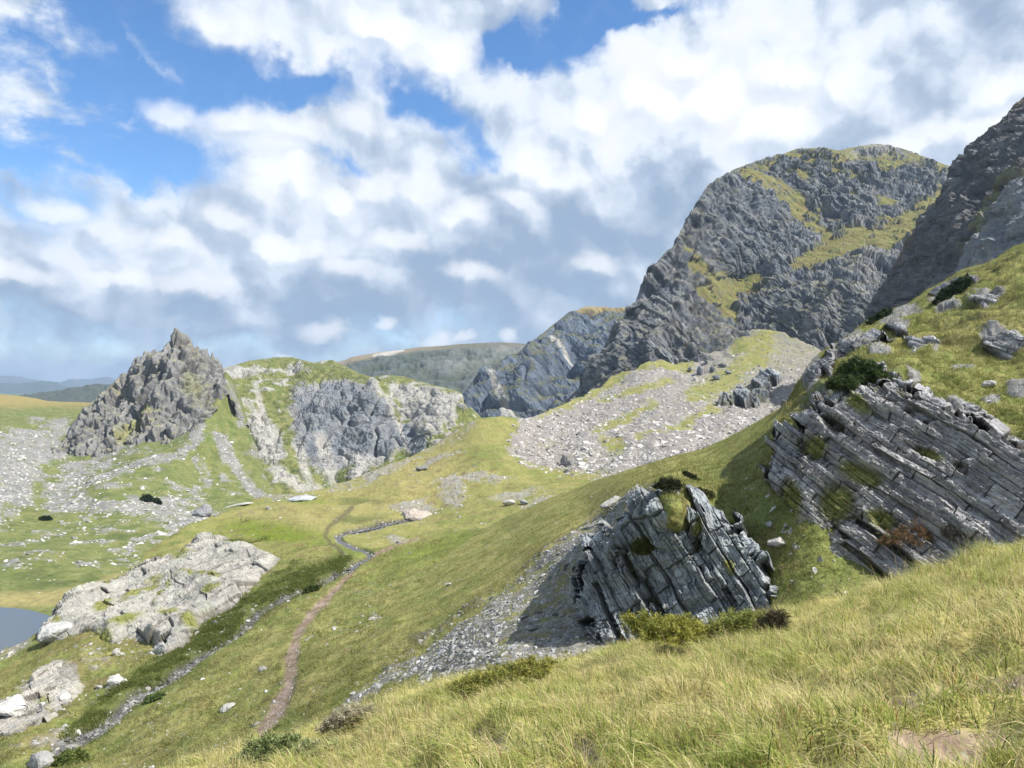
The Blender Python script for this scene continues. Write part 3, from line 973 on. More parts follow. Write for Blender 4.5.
rc = rocks_rgb(L.P, 12, 56, ROCKL * 1.05, ROCKL * 0.72, ROCKD)
rc = lerp(rc, rocks_rgb(L.P, 14, 57, ROCK * 0.95, ROCKB * 0.85, ROCKB * 0.45), cliff * 0.92)
spk = fbm(L.P, 4.0, 3, 59)
m = sm(rk + nm * 0.5 + n2 * 0.15 + spk * 0.55 - up * 0.12, 0.16, 0.6)
pale = np.zeros(px.shape, np.float32)
for pts, w in (([(232, 452), (236, 470), (246, 485), (262, 498)], 8), ([(246, 462), (256, 480), (264, 492)], 6), ([(322, 440), (326, 460), (330, 474)], 6.5), ([(272, 466), (288, 480), (305, 490), (318, 488)], 6),
               ([(300, 446), (303, 466), (310, 482)], 4), ([(345, 455), (360, 462), (378, 460)], 6), ([(256, 385), (262, 410), (268, 432)], 3), ([(235, 400), (250, 405), (262, 420)], 3), ([(372, 378), (386, 402), (402, 432), (408, 450)], 2.0)):
    pale = np.maximum(pale, b_line(qx * 0.35 + px * 0.65, qy * 0.35 + py * 0.65, pts, w))
c = lerp(c, rc, m)
c = lerp(c, rocks_rgb(L.P, 5, 58, ROCKP * 0.92, ROCKL * 0.85, ROCK * 0.8), np.clip(pale * (0.8 + nm * 0.6), 0, 1))
PALE_R = pale
RIDGE = L
tag(L.build("granite_ridge", M_GRANITE, c, False), "broad grey green ridge of cliffs and pale scree right of the pointed peak", "ridge", kind='structure')

# ------------------------------------------------------------------ pointed peak
L = Layer(38, 250, 0.55,
          [(38, 466), (50, 458), (56, 450), (64, 440), (73, 426), (80, 415), (85, 407), (92, 401), (100, 396), (107, 392), (113, 386), (122, 379), (128, 375), (131, 367), (137, 361), (142, 360), (145, 354), (149, 358), (153, 352), (157, 355), (160, 351), (164, 351),
           (168, 345), (172, 340), (175, 335), (178, 331), (181, 334), (186, 339), (191, 346), (197, 346), (201, 350), (207, 352), (209, 357), (213, 356), (216, 361), (219, 366), (222, 370), (225, 384), (229, 402), (250, 430)],
          [(38, 480), (60, 478), (80, 474), (110, 466), (128, 458), (145, 462), (165, 455), (180, 442), (200, 428), (212, 416), (222, 398), (226, 396), (229, 412), (250, 440)],
          [(40, 464, 480), (85, 407, 520), (113, 386, 530), (145, 356, 535), (178, 335, 540), (201, 350, 540), (219, 368, 545), (250, 392, 560), (182, 370, 510), (180, 400, 492), (170, 432, 474), (185, 422, 482), (120, 420, 500), (135, 400, 512), (140, 430, 482), (90, 430, 492), (95, 450, 474), (75, 455, 476), (60, 462, 474), (215, 390, 525), (205, 408, 500), (222, 390, 525), (155, 390, 500), (150, 375, 515), (110, 400, 518), (125, 440, 476), (112, 435, 488)])
px, py = L.px, L.py
cl = np.interp(px, L.xs, L.crest_y)
L.smooth_normals(5)
n = fbm(L.P, (16, 20, 60), 5, 61, ridged=True)
n2 = fbm(L.P, (5, 7, 30), 5, 62, ridged=True)
n3 = fbm(L.P, 30, 4, 63)
v, ck = strata(L.P, (0.95, 0.2, -0.2), (0.2, 0.0, 0.97), 4.0, 30, 9, 1.0)
edge = sm(py - cl, 0, 8) * 0.7 + 0.3
gl = gully(L.P, (12, 16, 70), 8, 4)
L.push(((n - 0.5) * 10 + (n2 - 0.5) * 4.5 + v * 4.5 + n3 * 3 - gl * 6) * edge)
L.lift(((n2 - 0.5) * 5 + (v - 0.55) * 3.5) * (1 - sm(py - cl, 0, 10)) * sm(px, 100, 130))
L.calc_normals()
up = L.N[..., 2]
c = rocks_rgb(L.P, 10, 64, ROCK * 1.15, ROCK * 0.78, ROCKD * 0.6)
c = lerp(c, BROWN * 1.3, np.clip(n3 * 0.5, 0, 0.2))
c = c * (0.75 + 0.4 * v[..., None])
gm = sm(up + n3 * 0.35, 0.66, 0.85) * 0.6
gm = np.maximum(gm, b_ell(px + n3 * 6, py, 190, 388, 8, 18, -12, 0.6) * 0.5)
gm = np.maximum(gm, b_line(px, py + n3 * 5, [(122, 440), (140, 425), (152, 412)], 4) * 0.8)
c = lerp(c, grass_rgb(L.P, 16, 65, 0.5, 0.2), gm)
tag(L.build("rocky_peak", M_PEAK, c), "jagged pointed grey rock peak standing on the left skyline", "peak", kind='structure')

# ------------------------------------------------------------------ lake
m, nt, bs = principled("lake_water", 0.16, 0.5)
bs.inputs['Base Color'].default_value = (0.085, 0.095, 0.095, 1)
tcn = nt.nodes.new('ShaderNodeTexCoord')
nn = nt.nodes.new('ShaderNodeTexNoise')
nn.inputs['Scale'].default_value = 0.8
nn.inputs['Detail'].default_value = 4
nt.links.new(tcn.outputs['Object'], nn.inputs['Vector'])
bp = nt.nodes.new('ShaderNodeBump')
bp.inputs['Strength'].default_value = 0.12
bp.inputs['Distance'].default_value = 0.1
nt.links.new(nn.outputs['Fac'], bp.inputs['Height'])
nt.links.new(bp.outputs[0], bs.inputs['Normal'])
M_WATER = m
me = make_mesh("lake", [(-260, 100, -52.7), (20, 100, -52.7), (20, 200, -52.7), (-260, 200, -52.7)], np.array([[0, 1, 2, 3]]), m)
tag(link("lake", me), "small still blue grey lake at the left edge below the slabs", "lake", kind='structure')

# ------------------------------------------------------------------ valley meadow with the big scree above it
STREAM = [(60, 752), (85, 738), (110, 720), (128, 702), (150, 688), (170, 676), (198, 656), (222, 643), (240, 630), (258, 613), (285, 597), (305, 588), (330, 577), (350, 566), (366, 556), (372, 551), (362, 547), (350, 545), (340, 539), (337, 534), (345, 530), (366, 527), (386, 523), (402, 519), (420, 517)]
PATH = [(262, 735), (273, 715), (284, 697), (291, 676), (292, 655), (296, 636), (304, 622), (318, 605), (333, 592), (346, 578), (357, 566), (368, 556), (382, 549), (400, 542), (418, 536)]
PATH2 = [(352, 562), (340, 552), (331, 545), (325, 536), (328, 527), (338, 519), (352, 508)]
L = Layer(-140, 900, 1.25,
          [(-140, 680), (0, 652), (20, 646), (45, 628), (60, 604), (80, 592), (110, 581), (140, 562), (150, 550), (170, 536), (190, 524), (207, 519), (220, 515), (240, 505), (260, 498), (295, 493), (327, 488), (345, 482), (367, 473), (408, 457), (430, 447), (448, 436), (462, 427), (474, 420), (490, 417),
           (510, 417), (524, 419), (535, 416), (548, 411), (575, 399), (600, 386), (620, 374), (640, 364), (665, 362), (690, 364), (720, 350), (740, 338), (752, 329), (775, 333), (800, 341), (822, 350), (850, 365), (900, 385)],
          [(-140, 880), (0, 800), (200, 790), (330, 740), (420, 690), (500, 650), (580, 610), (650, 560), (760, 490), (900, 460)],
          [(-140, 680, 108), (0, 652, 104), (45, 628, 108), (60, 604, 116), (110, 581, 128), (150, 550, 142), (190, 524, 156), (220, 515, 168), (260, 498, 188), (327, 488, 203), (367, 473, 218), (408, 457, 232), (448, 436, 242), (474, 420, 248), (490, 417, 250), (524, 419, 262), (548, 411, 310), (600, 386, 400), (640, 364, 440), (690, 364, 470), (745, 336, 510), (775, 333, 515), (800, 341, 490), (900, 380, 440),
           (0, 700, 80), (0, 760, 64), (100, 740, 66), (100, 680, 82), (160, 620, 104), (230, 570, 122), (250, 625, 92), (290, 690, 62), (270, 740, 51), (200, 740, 57), (340, 540, 134), (300, 520, 155), (360, 560, 119), (330, 600, 95), (420, 515, 162), (400, 485, 190), (450, 465, 208), (400, 560, 113), (450, 560, 105), (400, 620, 74), (400, 670, 52), (450, 620, 66),
           (500, 600, 68), (550, 560, 80), (500, 540, 118), (480, 500, 166), (530, 490, 172), (530, 450, 222), (570, 450, 232), (600, 420, 300), (600, 475, 185), (650, 440, 240), (650, 400, 340), (700, 400, 340), (760, 390, 380), (760, 360, 450), (800, 370, 430), (750, 440, 250), (850, 420, 330), (900, 460, 260), (-140, 880, 50), (100, 790, 52), (560, 470, 200)])
px, py = L.px, L.py
cl = np.interp(px, L.xs, L.crest_y)
n0 = fbm(L.P, 30, 4, 71)
nm = fbm(L.P, (6, 6, 6), 4, 72)
ns = fbm(L.P, (1.6, 1.6, 2.5), 3, 73)
tl = fbm(L.P, (12, 5, 4), 4, 74)
qx, qy = px + n0 * 8 + nm * 5, py + n0 * 6 + nm * 4
scree = b_poly(qx, qy, [(520, 405), (548, 395), (600, 375), (650, 352), (775, 310), (830, 330), (920, 380), (920, 480), (700, 475), (610, 475), (560, 470), (520, 462), (505, 440), (512, 425)], 7)
gb = np.zeros(px.shape, np.float32)                      # green bands lying on the scree
for pts, w in (([(596, 432), (625, 420), (652, 404)], 5), ([(640, 440), (680, 425), (720, 405), (745, 390)], 4), ([(600, 402), (640, 388), (670, 382)], 3.5), ([(695, 395), (735, 372), (770, 345)], 9), ([(560, 408), (590, 395), (612, 380), (640, 366), (690, 366)], 5), ([(605, 443), (620, 446)], 5), ([(735, 348), (770, 335)], 6)):
    gb = np.maximum(gb, b_line(qx, qy, pts, w, 0.8))
gb = np.maximum(gb, b_poly(qx, qy, [(535, 418), (560, 404), (572, 396), (560, 410), (545, 418)], 3))
tongue = b_poly(qx, qy, [(680, 400), (715, 372), (750, 325), (780, 322), (830, 338), (815, 360), (780, 372), (740, 392)], 14)
scree_m = np.clip(scree - gb * 0.75, 0, 1) * (1 - 0.12 * tongue)
knob = b_poly(qx, qy, [(520, 420), (545, 428), (560, 470), (530, 470), (505, 455), (512, 435)], 5) * 0.8
scree_m = np.maximum(scree_m, knob * sm(nm, -0.2, 0.2))
stony = np.zeros(px.shape, np.float32)
for e in ((455, 495, 14, 16, 0), (515, 497, 26, 5, -10), (560, 500, 36, 6, -14), (470, 480, 40, 5, -8), (610, 480, 30, 6, -22), (415, 509, 24, 6, 4), (440, 462, 30, 4, -20), (390, 470, 50, 4, -22), (290, 497, 26, 4, 0), (395, 535, 10, 3, 0), (372, 610, 8, 4, 0)):
    stony = np.maximum(stony, b_ell(qx, qy, *e[:4], e[4], 0.5))
stony = np.maximum(stony, b_line(qx, qy, [(330, 490), (367, 476), (408, 460), (448, 440), (474, 424)], 4) * 0.65)
leftst = b_poly(qx, qy, [(-140, 690), (0, 700), (40, 672), (62, 660), (78, 668), (85, 690), (60, 712), (30, 735), (-140, 760)], 6)
leftst = np.maximum(leftst, b_ell(qx, qy, 95, 660, 16, 14, 20) * 0.7)
leftst = np.maximum(leftst, b_ell(qx, qy, 115, 688, 14, 6, -30) * 0.7)
leftst = np.maximum(leftst, b_ell(qx, qy, 55, 745, 26, 6, -25) * 0.8)
leftst = np.maximum(leftst, b_line(qx, qy, [(0, 655), (22, 646), (30, 640)], 5) * 0.8)
sdist, st_t = seg_dist(px, py, STREAM)
bedw = np.interp(py, [515, 560, 600, 650, 700, 750], [2.6, 3.4, 3.4, 4.4, 6.0, 8.0]) * (1 + nm * 0.8)
bed = 1 - sm(sdist / bedw, 0.6, 1.35)
pdist, _ = seg_dist(px, py, PATH)
pw_ = np.interp(py, [536, 550, 570, 600, 650, 720], [0.9, 1.6, 2.3, 3.6, 6.2, 9.5])
pathm = 1 - sm((pdist + (nm * 1.1 + ns * 0.9) * pw_ * 0.9) / pw_, 0.55, 1.25)
pdist2, _ = seg_dist(px, py, PATH2)
pathm2 = (1 - sm(pdist2 / 2.2, 0.5, 1.4)) * 0.75
SCREE_M, STONY_M, LEFTST, BED_M, PATH_M = scree_m, stony, leftst, bed, pathm
relief = n0 * 1.6 * sm(py - cl, 4, 30) + nm * 0.55 + np.abs(ns) * 0.28 + tl * 0.35
relief = relief * (1 - 0.7 * pathm) - bed * np.interp(py, [515, 600, 740], [0.7, 0.8, 0.7]) - pathm * 0.18
relief += sm(px, 560, 600) * (1 - sm(py - cl, 0, 30)) * (fbm(L.P, (22, 22, 22), 4, 89) * 5.0)
relief += scree_m * (fbm(L.P, (9, 9, 9), 4, 75) * 2.4 + np.abs(fbm(L.P, 3.0, 3, 76)) * 1.3) * sm(py - cl, 1, 10)
relief += (stony + leftst) * np.abs(ns) * 0.5
L.lift(relief)
c = grass_rgb(L.P, 20, 77, dry=0.42, deep=0.16)
far_t = sm(-py, -560, -470)
c = lerp(c, lerp(OLIVE, DRY, np.clip(0.45 + nm * 0.6 + n0 * 0.4, 0, 1)), b_poly(qx, qy, [(205, 522), (330, 490), (470, 425), (500, 430), (470, 470), (430, 520), (330, 530)], 14) * 0.75)
for e, kcol, k in (((275, 533, 55, 9, 6), np.array([0.135, 0.17, 0.022]), 0.95), ((300, 499, 25, 4, 0), np.array([0.13, 0.165, 0.024]), 0.8), ((360, 500, 22, 3, 0), DEEP, 0.6), ((470, 545, 90, 14, -8), np.array([0.125, 0.165, 0.026]), 0.75), ((540, 525, 70, 9, -14), np.array([0.075, 0.105, 0.025]), 0.6), ((480, 455, 18, 8, 0), GREEN, 0.8), ((565, 433, 8, 6, 0), GREEN, 0.8),
                   ((360, 518, 26, 3, 0), DEEP, 0.6), ((345, 555, 18, 9, -20), GREEN, 0.7)):
    c = lerp(c, kcol, b_ell(qx, qy, *e[:4], e[4], 0.6) * k)
side = b_poly(qx + ns * 4, qy + ns * 3, [(350, 552), (330, 560), (275, 580), (240, 600), (190, 635), (140, 668), (95, 705), (60, 740), (100, 742), (150, 700), (205, 665), (255, 625), (300, 600), (345, 580)], 5)
c = lerp(c, lerp(DEEP, np.array([0.08, 0.105, 0.018]), np.clip(0.5 + nm, 0, 1)), side * 0.8)
c = lerp(c, BROWN * 1.15, b_poly(qx, qy, [(0, 690), (90, 610), (130, 640), (200, 640), (120, 690), (40, 720)], 14) * np.clip(0.25 + nm, 0, 0.6))
c = lerp(c, SOIL * 0.9, sm(ns + nm * 0.7, 0.38, 0.7) * 0.5)
mt = fbm(L.P, (3.2, 3.2, 3.2), 4, 87)
c = lerp(c, BROWN * 1.1, sm(mt + n0 * 0.3, 0.06, 0.45) * 0.6)
c = lerp(c, DEEP, sm(-mt + nm * 0.4, 0.2, 0.55) * 0.45)
rc = rocks_rgb(L.P, 5, 78, ROCKP, ROCKL, ROCK * 0.7)
rc = lerp(rc, rocks_rgb(L.P, 4, 79, np.array([0.40, 0.365, 0.335]), np.array([0.30, 0.28, 0.27]), ROCKD), scree_m)
rcx = np.maximum(np.maximum(scree_m, stony), leftst)
nt_ = fbm(L.P, 2.6, 3, 80)
so = np.maximum(stony, leftst)
c = lerp(c, lerp(rc * 0.62, BROWN, sm(nt_, 0.0, 0.5) * 0.5), sm(so * 0.85 + ns * 0.7 + nm * 0.6, 0.35, 0.9) * 0.85)
c = lerp(c, lerp(lerp(rc * 0.66, OLIVE * 0.7, sm(nt_, 0.2, 0.5) * 0.4), np.array([0.215, 0.21, 0.16]), tongue * 0.5), sm(scree_m * 0.95 + ns * 0.5 + nm * 0.55 + n0 * 0.3 + nt_ * 0.25, 0.32, 0.82) * (1 - 0.15 * tongue))
c = lerp(c, lerp(np.array([0.045, 0.042, 0.036]), np.array([0.15, 0.145, 0.14]), np.clip(0.4 + ns * 1.2, 0, 1)), bed)
c = lerp(c, lerp(np.array([0.15, 0.10, 0.075]), np.array([0.33, 0.255, 0.205]), np.clip(0.4 + ns * 1.1, 0, 1)), np.clip(pathm * (0.95 + 0.5 * ns), 0, 1))
c = lerp(c, np.array([0.10, 0.085, 0.05]), pathm2)
MEADOW = L
c = lerp(c, c * 1.04, 1 - scree_m)
tag(L.build("meadow", M_MEADOW, c), "green valley meadow with a footpath and the big scree fan above", "meadow", kind='structure')


def strip(layer, pts, widths, off, nseg, ncross, name, mat, col, jag=0.25):
    """a ribbon laid on a layer along a line of design points; widths in metres"""
    pts = np.array(pts, float)
    t = np.linspace(0, len(pts) - 1, nseg)
    cx_ = np.interp(t, np.arange(len(pts)), pts[:, 0])
    cy_ = np.interp(t, np.arange(len(pts)), pts[:, 1])
    for _ in range(3):
        cx_[1:-1] = (cx_[:-2] + cx_[1:-1] * 2 + cx_[2:]) / 4
        cy_[1:-1] = (cy_[:-2] + cy_[1:-1] * 2 + cy_[2:]) / 4
    Cn, _ = layer.surf(cx_, cy_)
    T = np.gradient(Cn[:, :2], axis=0)
    T /= np.linalg.norm(T, axis=1, keepdims=True) + 1e-9
    S = np.stack([-T[:, 1], T[:, 0]], -1)
    w = np.interp(t, np.arange(len(pts)), widths)
    u = np.linspace(-0.5, 0.5, ncross)
    jl = 1 + jag * fbm(np.stack([t * 2.5, t * 0, t * 0], -1), 1.0, 3, 1)
    jr = 1 + jag * fbm(np.stack([t * 2.5, t * 0 + 9, t * 0], -1), 1.0, 3, 2)
    V = np.zeros((nseg, ncross, 3))
    for k, uu in enumerate(u):
        j = jl if uu < 0 else jr
        V[:, k, :2] = Cn[:, :2] + S * (w * uu * j)[:, None]
        V[:, k, 2] = Cn[:, 2]
    # smooth heights along, then seat it
    z = V[:, :, 2]
    for _ in range(6):
        z[1:-1] = (z[:-2] + z[1:-1] + z[2:]) / 3
    V[:, :, 2] = z + off
    return V


# upper stream water
sp = STREAM[13:]
V = strip(MEADOW, sp, np.interp([p_[1] for p_ in sp], [517, 530, 545, 566], [0.6, 0.9, 2.0, 1.0]), 0.16, 90, 5, "stream", M_WATER, None)
mst, nts, bst = principled("stream_water", 0.38, 0.4)
bst.inputs['Base Color'].default_value = (0.085, 0.085, 0.08, 1)
nn = nts.nodes.new('ShaderNodeTexNoise')
nn.inputs['Scale'].default_value = 2.5
nn.inputs['Detail'].default_value = 5
tcn = nts.nodes.new('ShaderNodeTexCoord')
nts.links.new(tcn.outputs['Object'], nn.inputs['Vector'])
bp = nts.nodes.new('ShaderNodeBump')
bp.inputs['Strength'].default_value = 0.5
bp.inputs['Distance'].default_value = 0.15
nts.links.new(nn.outputs['Fac'], bp.inputs['Height'])
nts.links.new(bp.outputs[0], bst.inputs['Normal'])
tag(link("stream", make_mesh("stream", V, grid_faces(90, 5), mst)), "narrow stony mountain stream winding through the meadow", "stream", kind='structure')

# ------------------------------------------------------------------ grassy spur with the near scree
_sx = [(300, 745), (330, 700), (360, 645), (400, 596), (430, 570)]
_sd, _ = MEADOW.surf(np.array([q[0] for q in _sx], float), np.array([q[1] for q in _sx], float))
L = Layer(300, 910, 1.0,
          [(300, 745), (330, 700), (360, 645), (400, 596), (450, 552), (480, 532), (500, 520), (525, 509), (550, 498), (575, 489), (600, 479), (625, 471), (650, 463), (675, 456), (700, 450), (730, 437), (760, 420), (780, 408), (800, 396), (820, 386), (860, 372), (910, 365)],
          [(300, 800), (400, 755), (500, 720), (600, 690), (700, 680), (780, 660), (910, 640)],
          [(q[0], q[1], float(dd) + 0.3) for q, dd in zip(_sx, _sd[:, 1])] + [(450, 552, 110), (500, 520, 128), (550, 498, 124), (600, 479, 117), (650, 463, 110), (700, 450, 102), (760, 420, 92), (800, 396, 80), (860, 372, 66), (910, 365, 60),
           (480, 590, 68), (430, 640, 58), (550, 555, 62), (600, 530, 58), (630, 500, 54), (655, 488, 42), (676, 486, 41), (700, 490, 42), (712, 509, 37.5), (760, 470, 46), (800, 450, 44), (735, 518, 37), (752, 540, 35), (775, 575, 32), (790, 620, 29), (605, 540, 42), (592, 560, 41), (650, 560, 36.3), (700, 560, 35), (700, 620, 32.5), (620, 600, 36.5), (640, 640, 33.5), (590, 612, 39), (570, 640, 36), (500, 660, 34), (440, 690, 38), (400, 720, 39), (340, 740, 42), (300, 800, 36), (600, 690, 29), (900, 500, 36), (910, 640, 26), (850, 420, 48), (500, 720, 26), (570, 590, 46)])
px, py = L.px, L.py
cl = np.interp(px, L.xs, L.crest_y)
n0 = fbm(L.P, 14, 4, 81)
nm = fbm(L.P, (3, 3, 3), 4, 82)
ns = fbm(L.P, (0.7, 0.7, 1.0), 3, 83)
tl = fbm(L.P, (4.5, 2.2, 1.6), 4, 84)
qx, qy = px + n0 * 8 + nm * 7, py + n0 * 6 + nm * 6
fan = b_poly(qx, qy, [(655, 488), (625, 500), (590, 522), (560, 546), (520, 585), (480, 610), (440, 632), (395, 668), (340, 705), (330, 750), (420, 760), (600, 700), (680, 650), (640, 560)], 12)
fan_g = b_poly(qx, qy, [(540, 575), (580, 560), (600, 600), (580, 630), (540, 640), (500, 650), (510, 600)], 12)
FAN = np.clip(fan * (1 - 0.35 * fan_g), 0, 1)
edge_b = b_line(qx, qy, [(640, 497), (600, 517), (560, 543), (515, 588), (470, 612), (430, 640), (390, 668)], 6) * sm(nm, -0.05, 0.25)
smooth = b_poly(px, py, [(500, 520), (600, 480), (700, 450), (620, 500), (560, 540), (480, 600), (400, 650), (400, 600)], 10)
edge = sm(py - cl, 1, 14) * 0.75 + 0.25
L.P *= (1 + 0.055 * b_poly(px, py, [(590, 580), (605, 545), (640, 512), (660, 500), (690, 512), (735, 530), (765, 580), (770, 640), (620, 650)], 10))[..., None].astype(np.float32)
L.lift((n0 * 0.8 + nm * 0.28 + np.abs(ns) * 0.16 + tl * 0.30 * (1 - fan * 0.6)) * edge * (1 - 0.4 * smooth) + edge_b * 0.25 * edge)
c = grass_rgb(L.P, 12, 85, dry=0.42, deep=0.20)
c = lerp(c, lerp(GREEN * 0.9, DEEP, np.clip(0.3 + nm, 0, 1)), b_poly(qx, qy, [(690, 470), (800, 400), (880, 380), (880, 620), (770, 600), (740, 540), (690, 520)], 16) * 0.6)  # shadow left of the knoll outcrop painted in as darker green
c = lerp(c, DRY, b_line(qx, qy, [(480, 596), (540, 552), (600, 512), (650, 490)], 9) * 0.45)
c = lerp(c, SOIL * 0.8, edge_b * 0.7)
c = lerp(c, SOIL * 0.9, sm(ns + nm * 0.8, 0.38, 0.7) * 0.6)
mt = fbm(L.P, (1.8, 1.8, 1.2), 4, 88)
c = lerp(c, BROWN * 1.3, sm(mt + n0 * 0.3, 0.12, 0.5) * 0.5)
c = lerp(c, DEEP, sm(-mt + nm * 0.4, 0.2, 0.55) * 0.4)
rc = lerp(np.array([0.10, 0.095, 0.08]), np.array([0.22, 0.21, 0.195]), np.clip(0.5 + ns * 1.2, 0, 1))
c = lerp(c, rc, sm(FAN + ns * 0.25 + nm * 0.3, 0.38, 0.72))
c = lerp(c, OLIVE * 0.8, fan * sm(fbm(L.P, 1.6, 3, 86), 0.12, 0.3) * 0.75)
SPUR = L
c = c * 1.15
tag(L.build("grassy_spur", M_NEAR, c), "smooth grassy spur with a fan of small grey scree below the outcrops", "slope", kind='structure')

# ------------------------------------------------------------------ knoll on the right
L = Layer(690, 1180, 0.85,
          [(690, 560), (720, 520), (750, 480), (768, 450), (780, 420), (790, 396), (798, 384), (806, 370), (815, 358), (824, 350), (835, 344), (848, 338), (856, 330), (866, 321), (882, 314), (895, 309), (910, 303), (925, 292), (938, 284), (949, 277), (962, 270), (975, 266), (986, 263), (1000, 255), (1012, 248), (1024, 242), (1060, 222), (1180, 150)],
          [(690, 640), (780, 650), (900, 625), (1024, 590), (1180, 560)],
          [(690, 560, 40), (720, 520, 44), (768, 450, 46), (790, 396, 52), (815, 358, 62), (856, 330, 72), (895, 309, 82), (938, 284, 88), (975, 266, 88), (1024, 242, 86), (1180, 150, 84), (800, 420, 41), (840, 380, 44), (880, 362, 46), (930, 340, 55), (900, 335, 60), (980, 310, 60), (1024, 290, 62), (870, 395, 38), (940, 390, 39), (1000, 360, 46), (1024, 340, 48), (800, 470, 36.5), (850, 440, 34.5), (900, 430, 34), (960, 430, 34), (1024, 440, 33.5), (780, 530, 35), (850, 500, 32.8), (920, 490, 32), (1000, 490, 31.5), (820, 570, 31), (900, 560, 29.8), (1000, 540, 29.5), (780, 610, 31), (900, 620, 27), (1024, 580, 27), (1180, 560, 25), (1180, 400, 32), (1180, 300, 52), (690, 640, 36), (740, 560, 40)],
          round_=(0.03, 6))
px, py = L.px, L.py
cl = np.interp(px, L.xs, L.crest_y)
n0 = fbm(L.P, 9, 4, 91)
nm = fbm(L.P, (2.2, 2.2, 2.2), 4, 92)
ns = fbm(L.P, (0.5, 0.5, 0.6), 3, 93)
tl = fbm(L.P, (3.6, 2.6, 0.9), 4, 94)
qx, qy = px + n0 * 7 + nm * 8, py + n0 * 6 + nm * 6
face = b_poly(qx, qy, [(770, 455), (800, 400), (840, 372), (880, 376), (930, 400), (960, 440), (1000, 450), (1180, 470), (1180, 620), (690, 660), (760, 560)], 8)
bare = np.zeros(px.shape, np.float32)
for e in ((1005, 340, 26, 9, 15), (985, 297, 22, 5, -8), (945, 303, 14, 4, -10), (925, 345, 14, 4, 5), (880, 350, 10, 4, -20), (895, 318, 26, 7, -28), (850, 345, 18, 10, -50), (812, 372, 9, 18, 25), (960, 415, 20, 7, 25), (1010, 440, 22, 9, 30), (990, 405, 10, 5, 10), (915, 380, 6, 4, 0), (965, 372, 16, 5, 15), (1020, 395, 14, 6, 10)):
    bare = np.maximum(bare, b_ell(qx, qy, *e[:4], e[4], 0.5))
edge = sm(py - cl, 1, 12) * 0.75 + 0.25
L.smooth_normals(6)
v, ck = strata(L.P, (0.62, -0.15, 0.77), (0.77, 0.1, -0.62), 0.55, 2.6, 11, 0.8)
L.lift((n0 * 0.8 + tl * 1.1 + nm * 0.28 + np.abs(ns) * 0.14) * edge * (1 - face * 0.6))
L.push((v * 0.35 * bare - face * 0.9) * edge)
c = grass_rgb(L.P, 6, 95, dry=0.32, deep=0.26) * 0.95
c = lerp(c, lerp(BROWN * 0.7, DEEP, np.clip(0.5 + ns, 0, 1)), sm(-tl + nm * 0.4, 0.04, 0.32) * 0.85)
c = lerp(c, DRY, b_poly(qx, qy, [(900, 340), (960, 318), (1180, 280), (1180, 310), (1000, 335), (930, 350)], 8) * 0.45)
rc = rocks_rgb(L.P, 1.5, 96, ROCKL * 0.75, ROCK * 0.85, ROCKD * 0.8) * (0.7 + 0.45 * v[..., None])
c = lerp(c, rc, sm(bare + ns * 0.3, 0.35, 0.6))
fc = lerp(lerp(SOIL * 0.55, DEEP * 0.8, np.clip(0.5 + nm * 1.2, 0, 1)), rocks_rgb(L.P, 1.2, 97, ROCK, ROCKB * 0.7, ROCKD * 0.6) * (0.7 + 0.4 * v[..., None]), sm(ns + v * 0.6, 0.1, 0.45))
c = lerp(c, fc, face)
KNOLL_FACE = face
KNOLL_BARE = bare
KNOLL = L
tag(L.build("grassy_knoll", M_NEAR, c), "steep grassy knoll with ledges of rock rising at the right", "knoll", kind='structure')

# ------------------------------------------------------------------ foreground bank
L = Layer(-160, 1260, 2.6,
          [(-160, 960), (0, 880), (100, 830), (160, 800), (210, 775), (250, 762), (300, 748), (330, 738), (400, 704), (440, 692), (480, 683), (520, 678), (560, 670), (600, 660), (640, 648), (670, 640), (700, 636), (740, 630), (780, 616), (840, 602), (900, 585), (960, 563), (1024, 546), (1100, 520), (1260, 480)],
          [(-160, 1900), (1260, 1900)],
          [(-160, 960, 6), (0, 880, 6.6), (100, 830, 7.2), (180, 790, 8.0), (250, 764, 9.2), (330, 738, 10), (400, 704, 10.5), (480, 683, 11), (560, 670, 11.5), (640, 648, 11.8), (700, 636, 11.8), (780, 616, 11.8), (900, 585, 11), (1024, 546, 10.5), (1260, 480, 10),
           (1024, 768, 3.4), (512, 768, 4.4), (256, 800, 6.6), (0, 950, 5), (1024, 850, 2.7), (512, 850, 3.3), (900, 650, 6.2), (700, 700, 6.0), (1024, 620, 5.8), (800, 660, 7.2), (600, 720, 6.2), (400, 760, 6.4), (512, 1200, 1.7), (0, 1200, 2.6), (1024, 1200, 1.45), (512, 1900, 0.95), (0, 1900, 1.2), (1024, 1900, 0.8), (1260, 1900, 0.7), (1260, 800, 2.6), (-160, 1900, 1.4)],
          rows=300, vpow=2.2, back=(0.9, 0.75), nback=30)
px, py = L.px, L.py
n0 = fbm(L.P, 2.2, 4, 101)
nm = fbm(L.P, (0.55, 0.55, 0.55), 3, 102)
ns = fbm(L.P, 0.12, 4, 103) + fbm(L.P, 0.035, 2, 104) * 0.6
bare = np.zeros(px.shape, np.float32)
for e in ((940, 752, 80, 20, -8), (985, 690, 70, 11, -10), (480, 747, 34, 6, 0), (560, 762, 50, 8, 0), (830, 764, 70, 12, 4), (880, 700, 50, 6, -8), (300, 758, 18, 5, 0)):
    bare = np.maximum(bare, b_ell(px + nm * 26, py + nm * 12, *e[:4], e[4], 0.6))
tuft = np.clip(nm * 1.4 + 0.25, -0.2, 1)
L.lift(n0 * 0.16 * sm(py - np.interp(px, L.xs, L.crest_y), 0, 60) + tuft * 0.15 * (1 - bare) + ns * 0.022 - bare * 0.06 - bare * np.clip(nm, 0, 1) * 0.03)
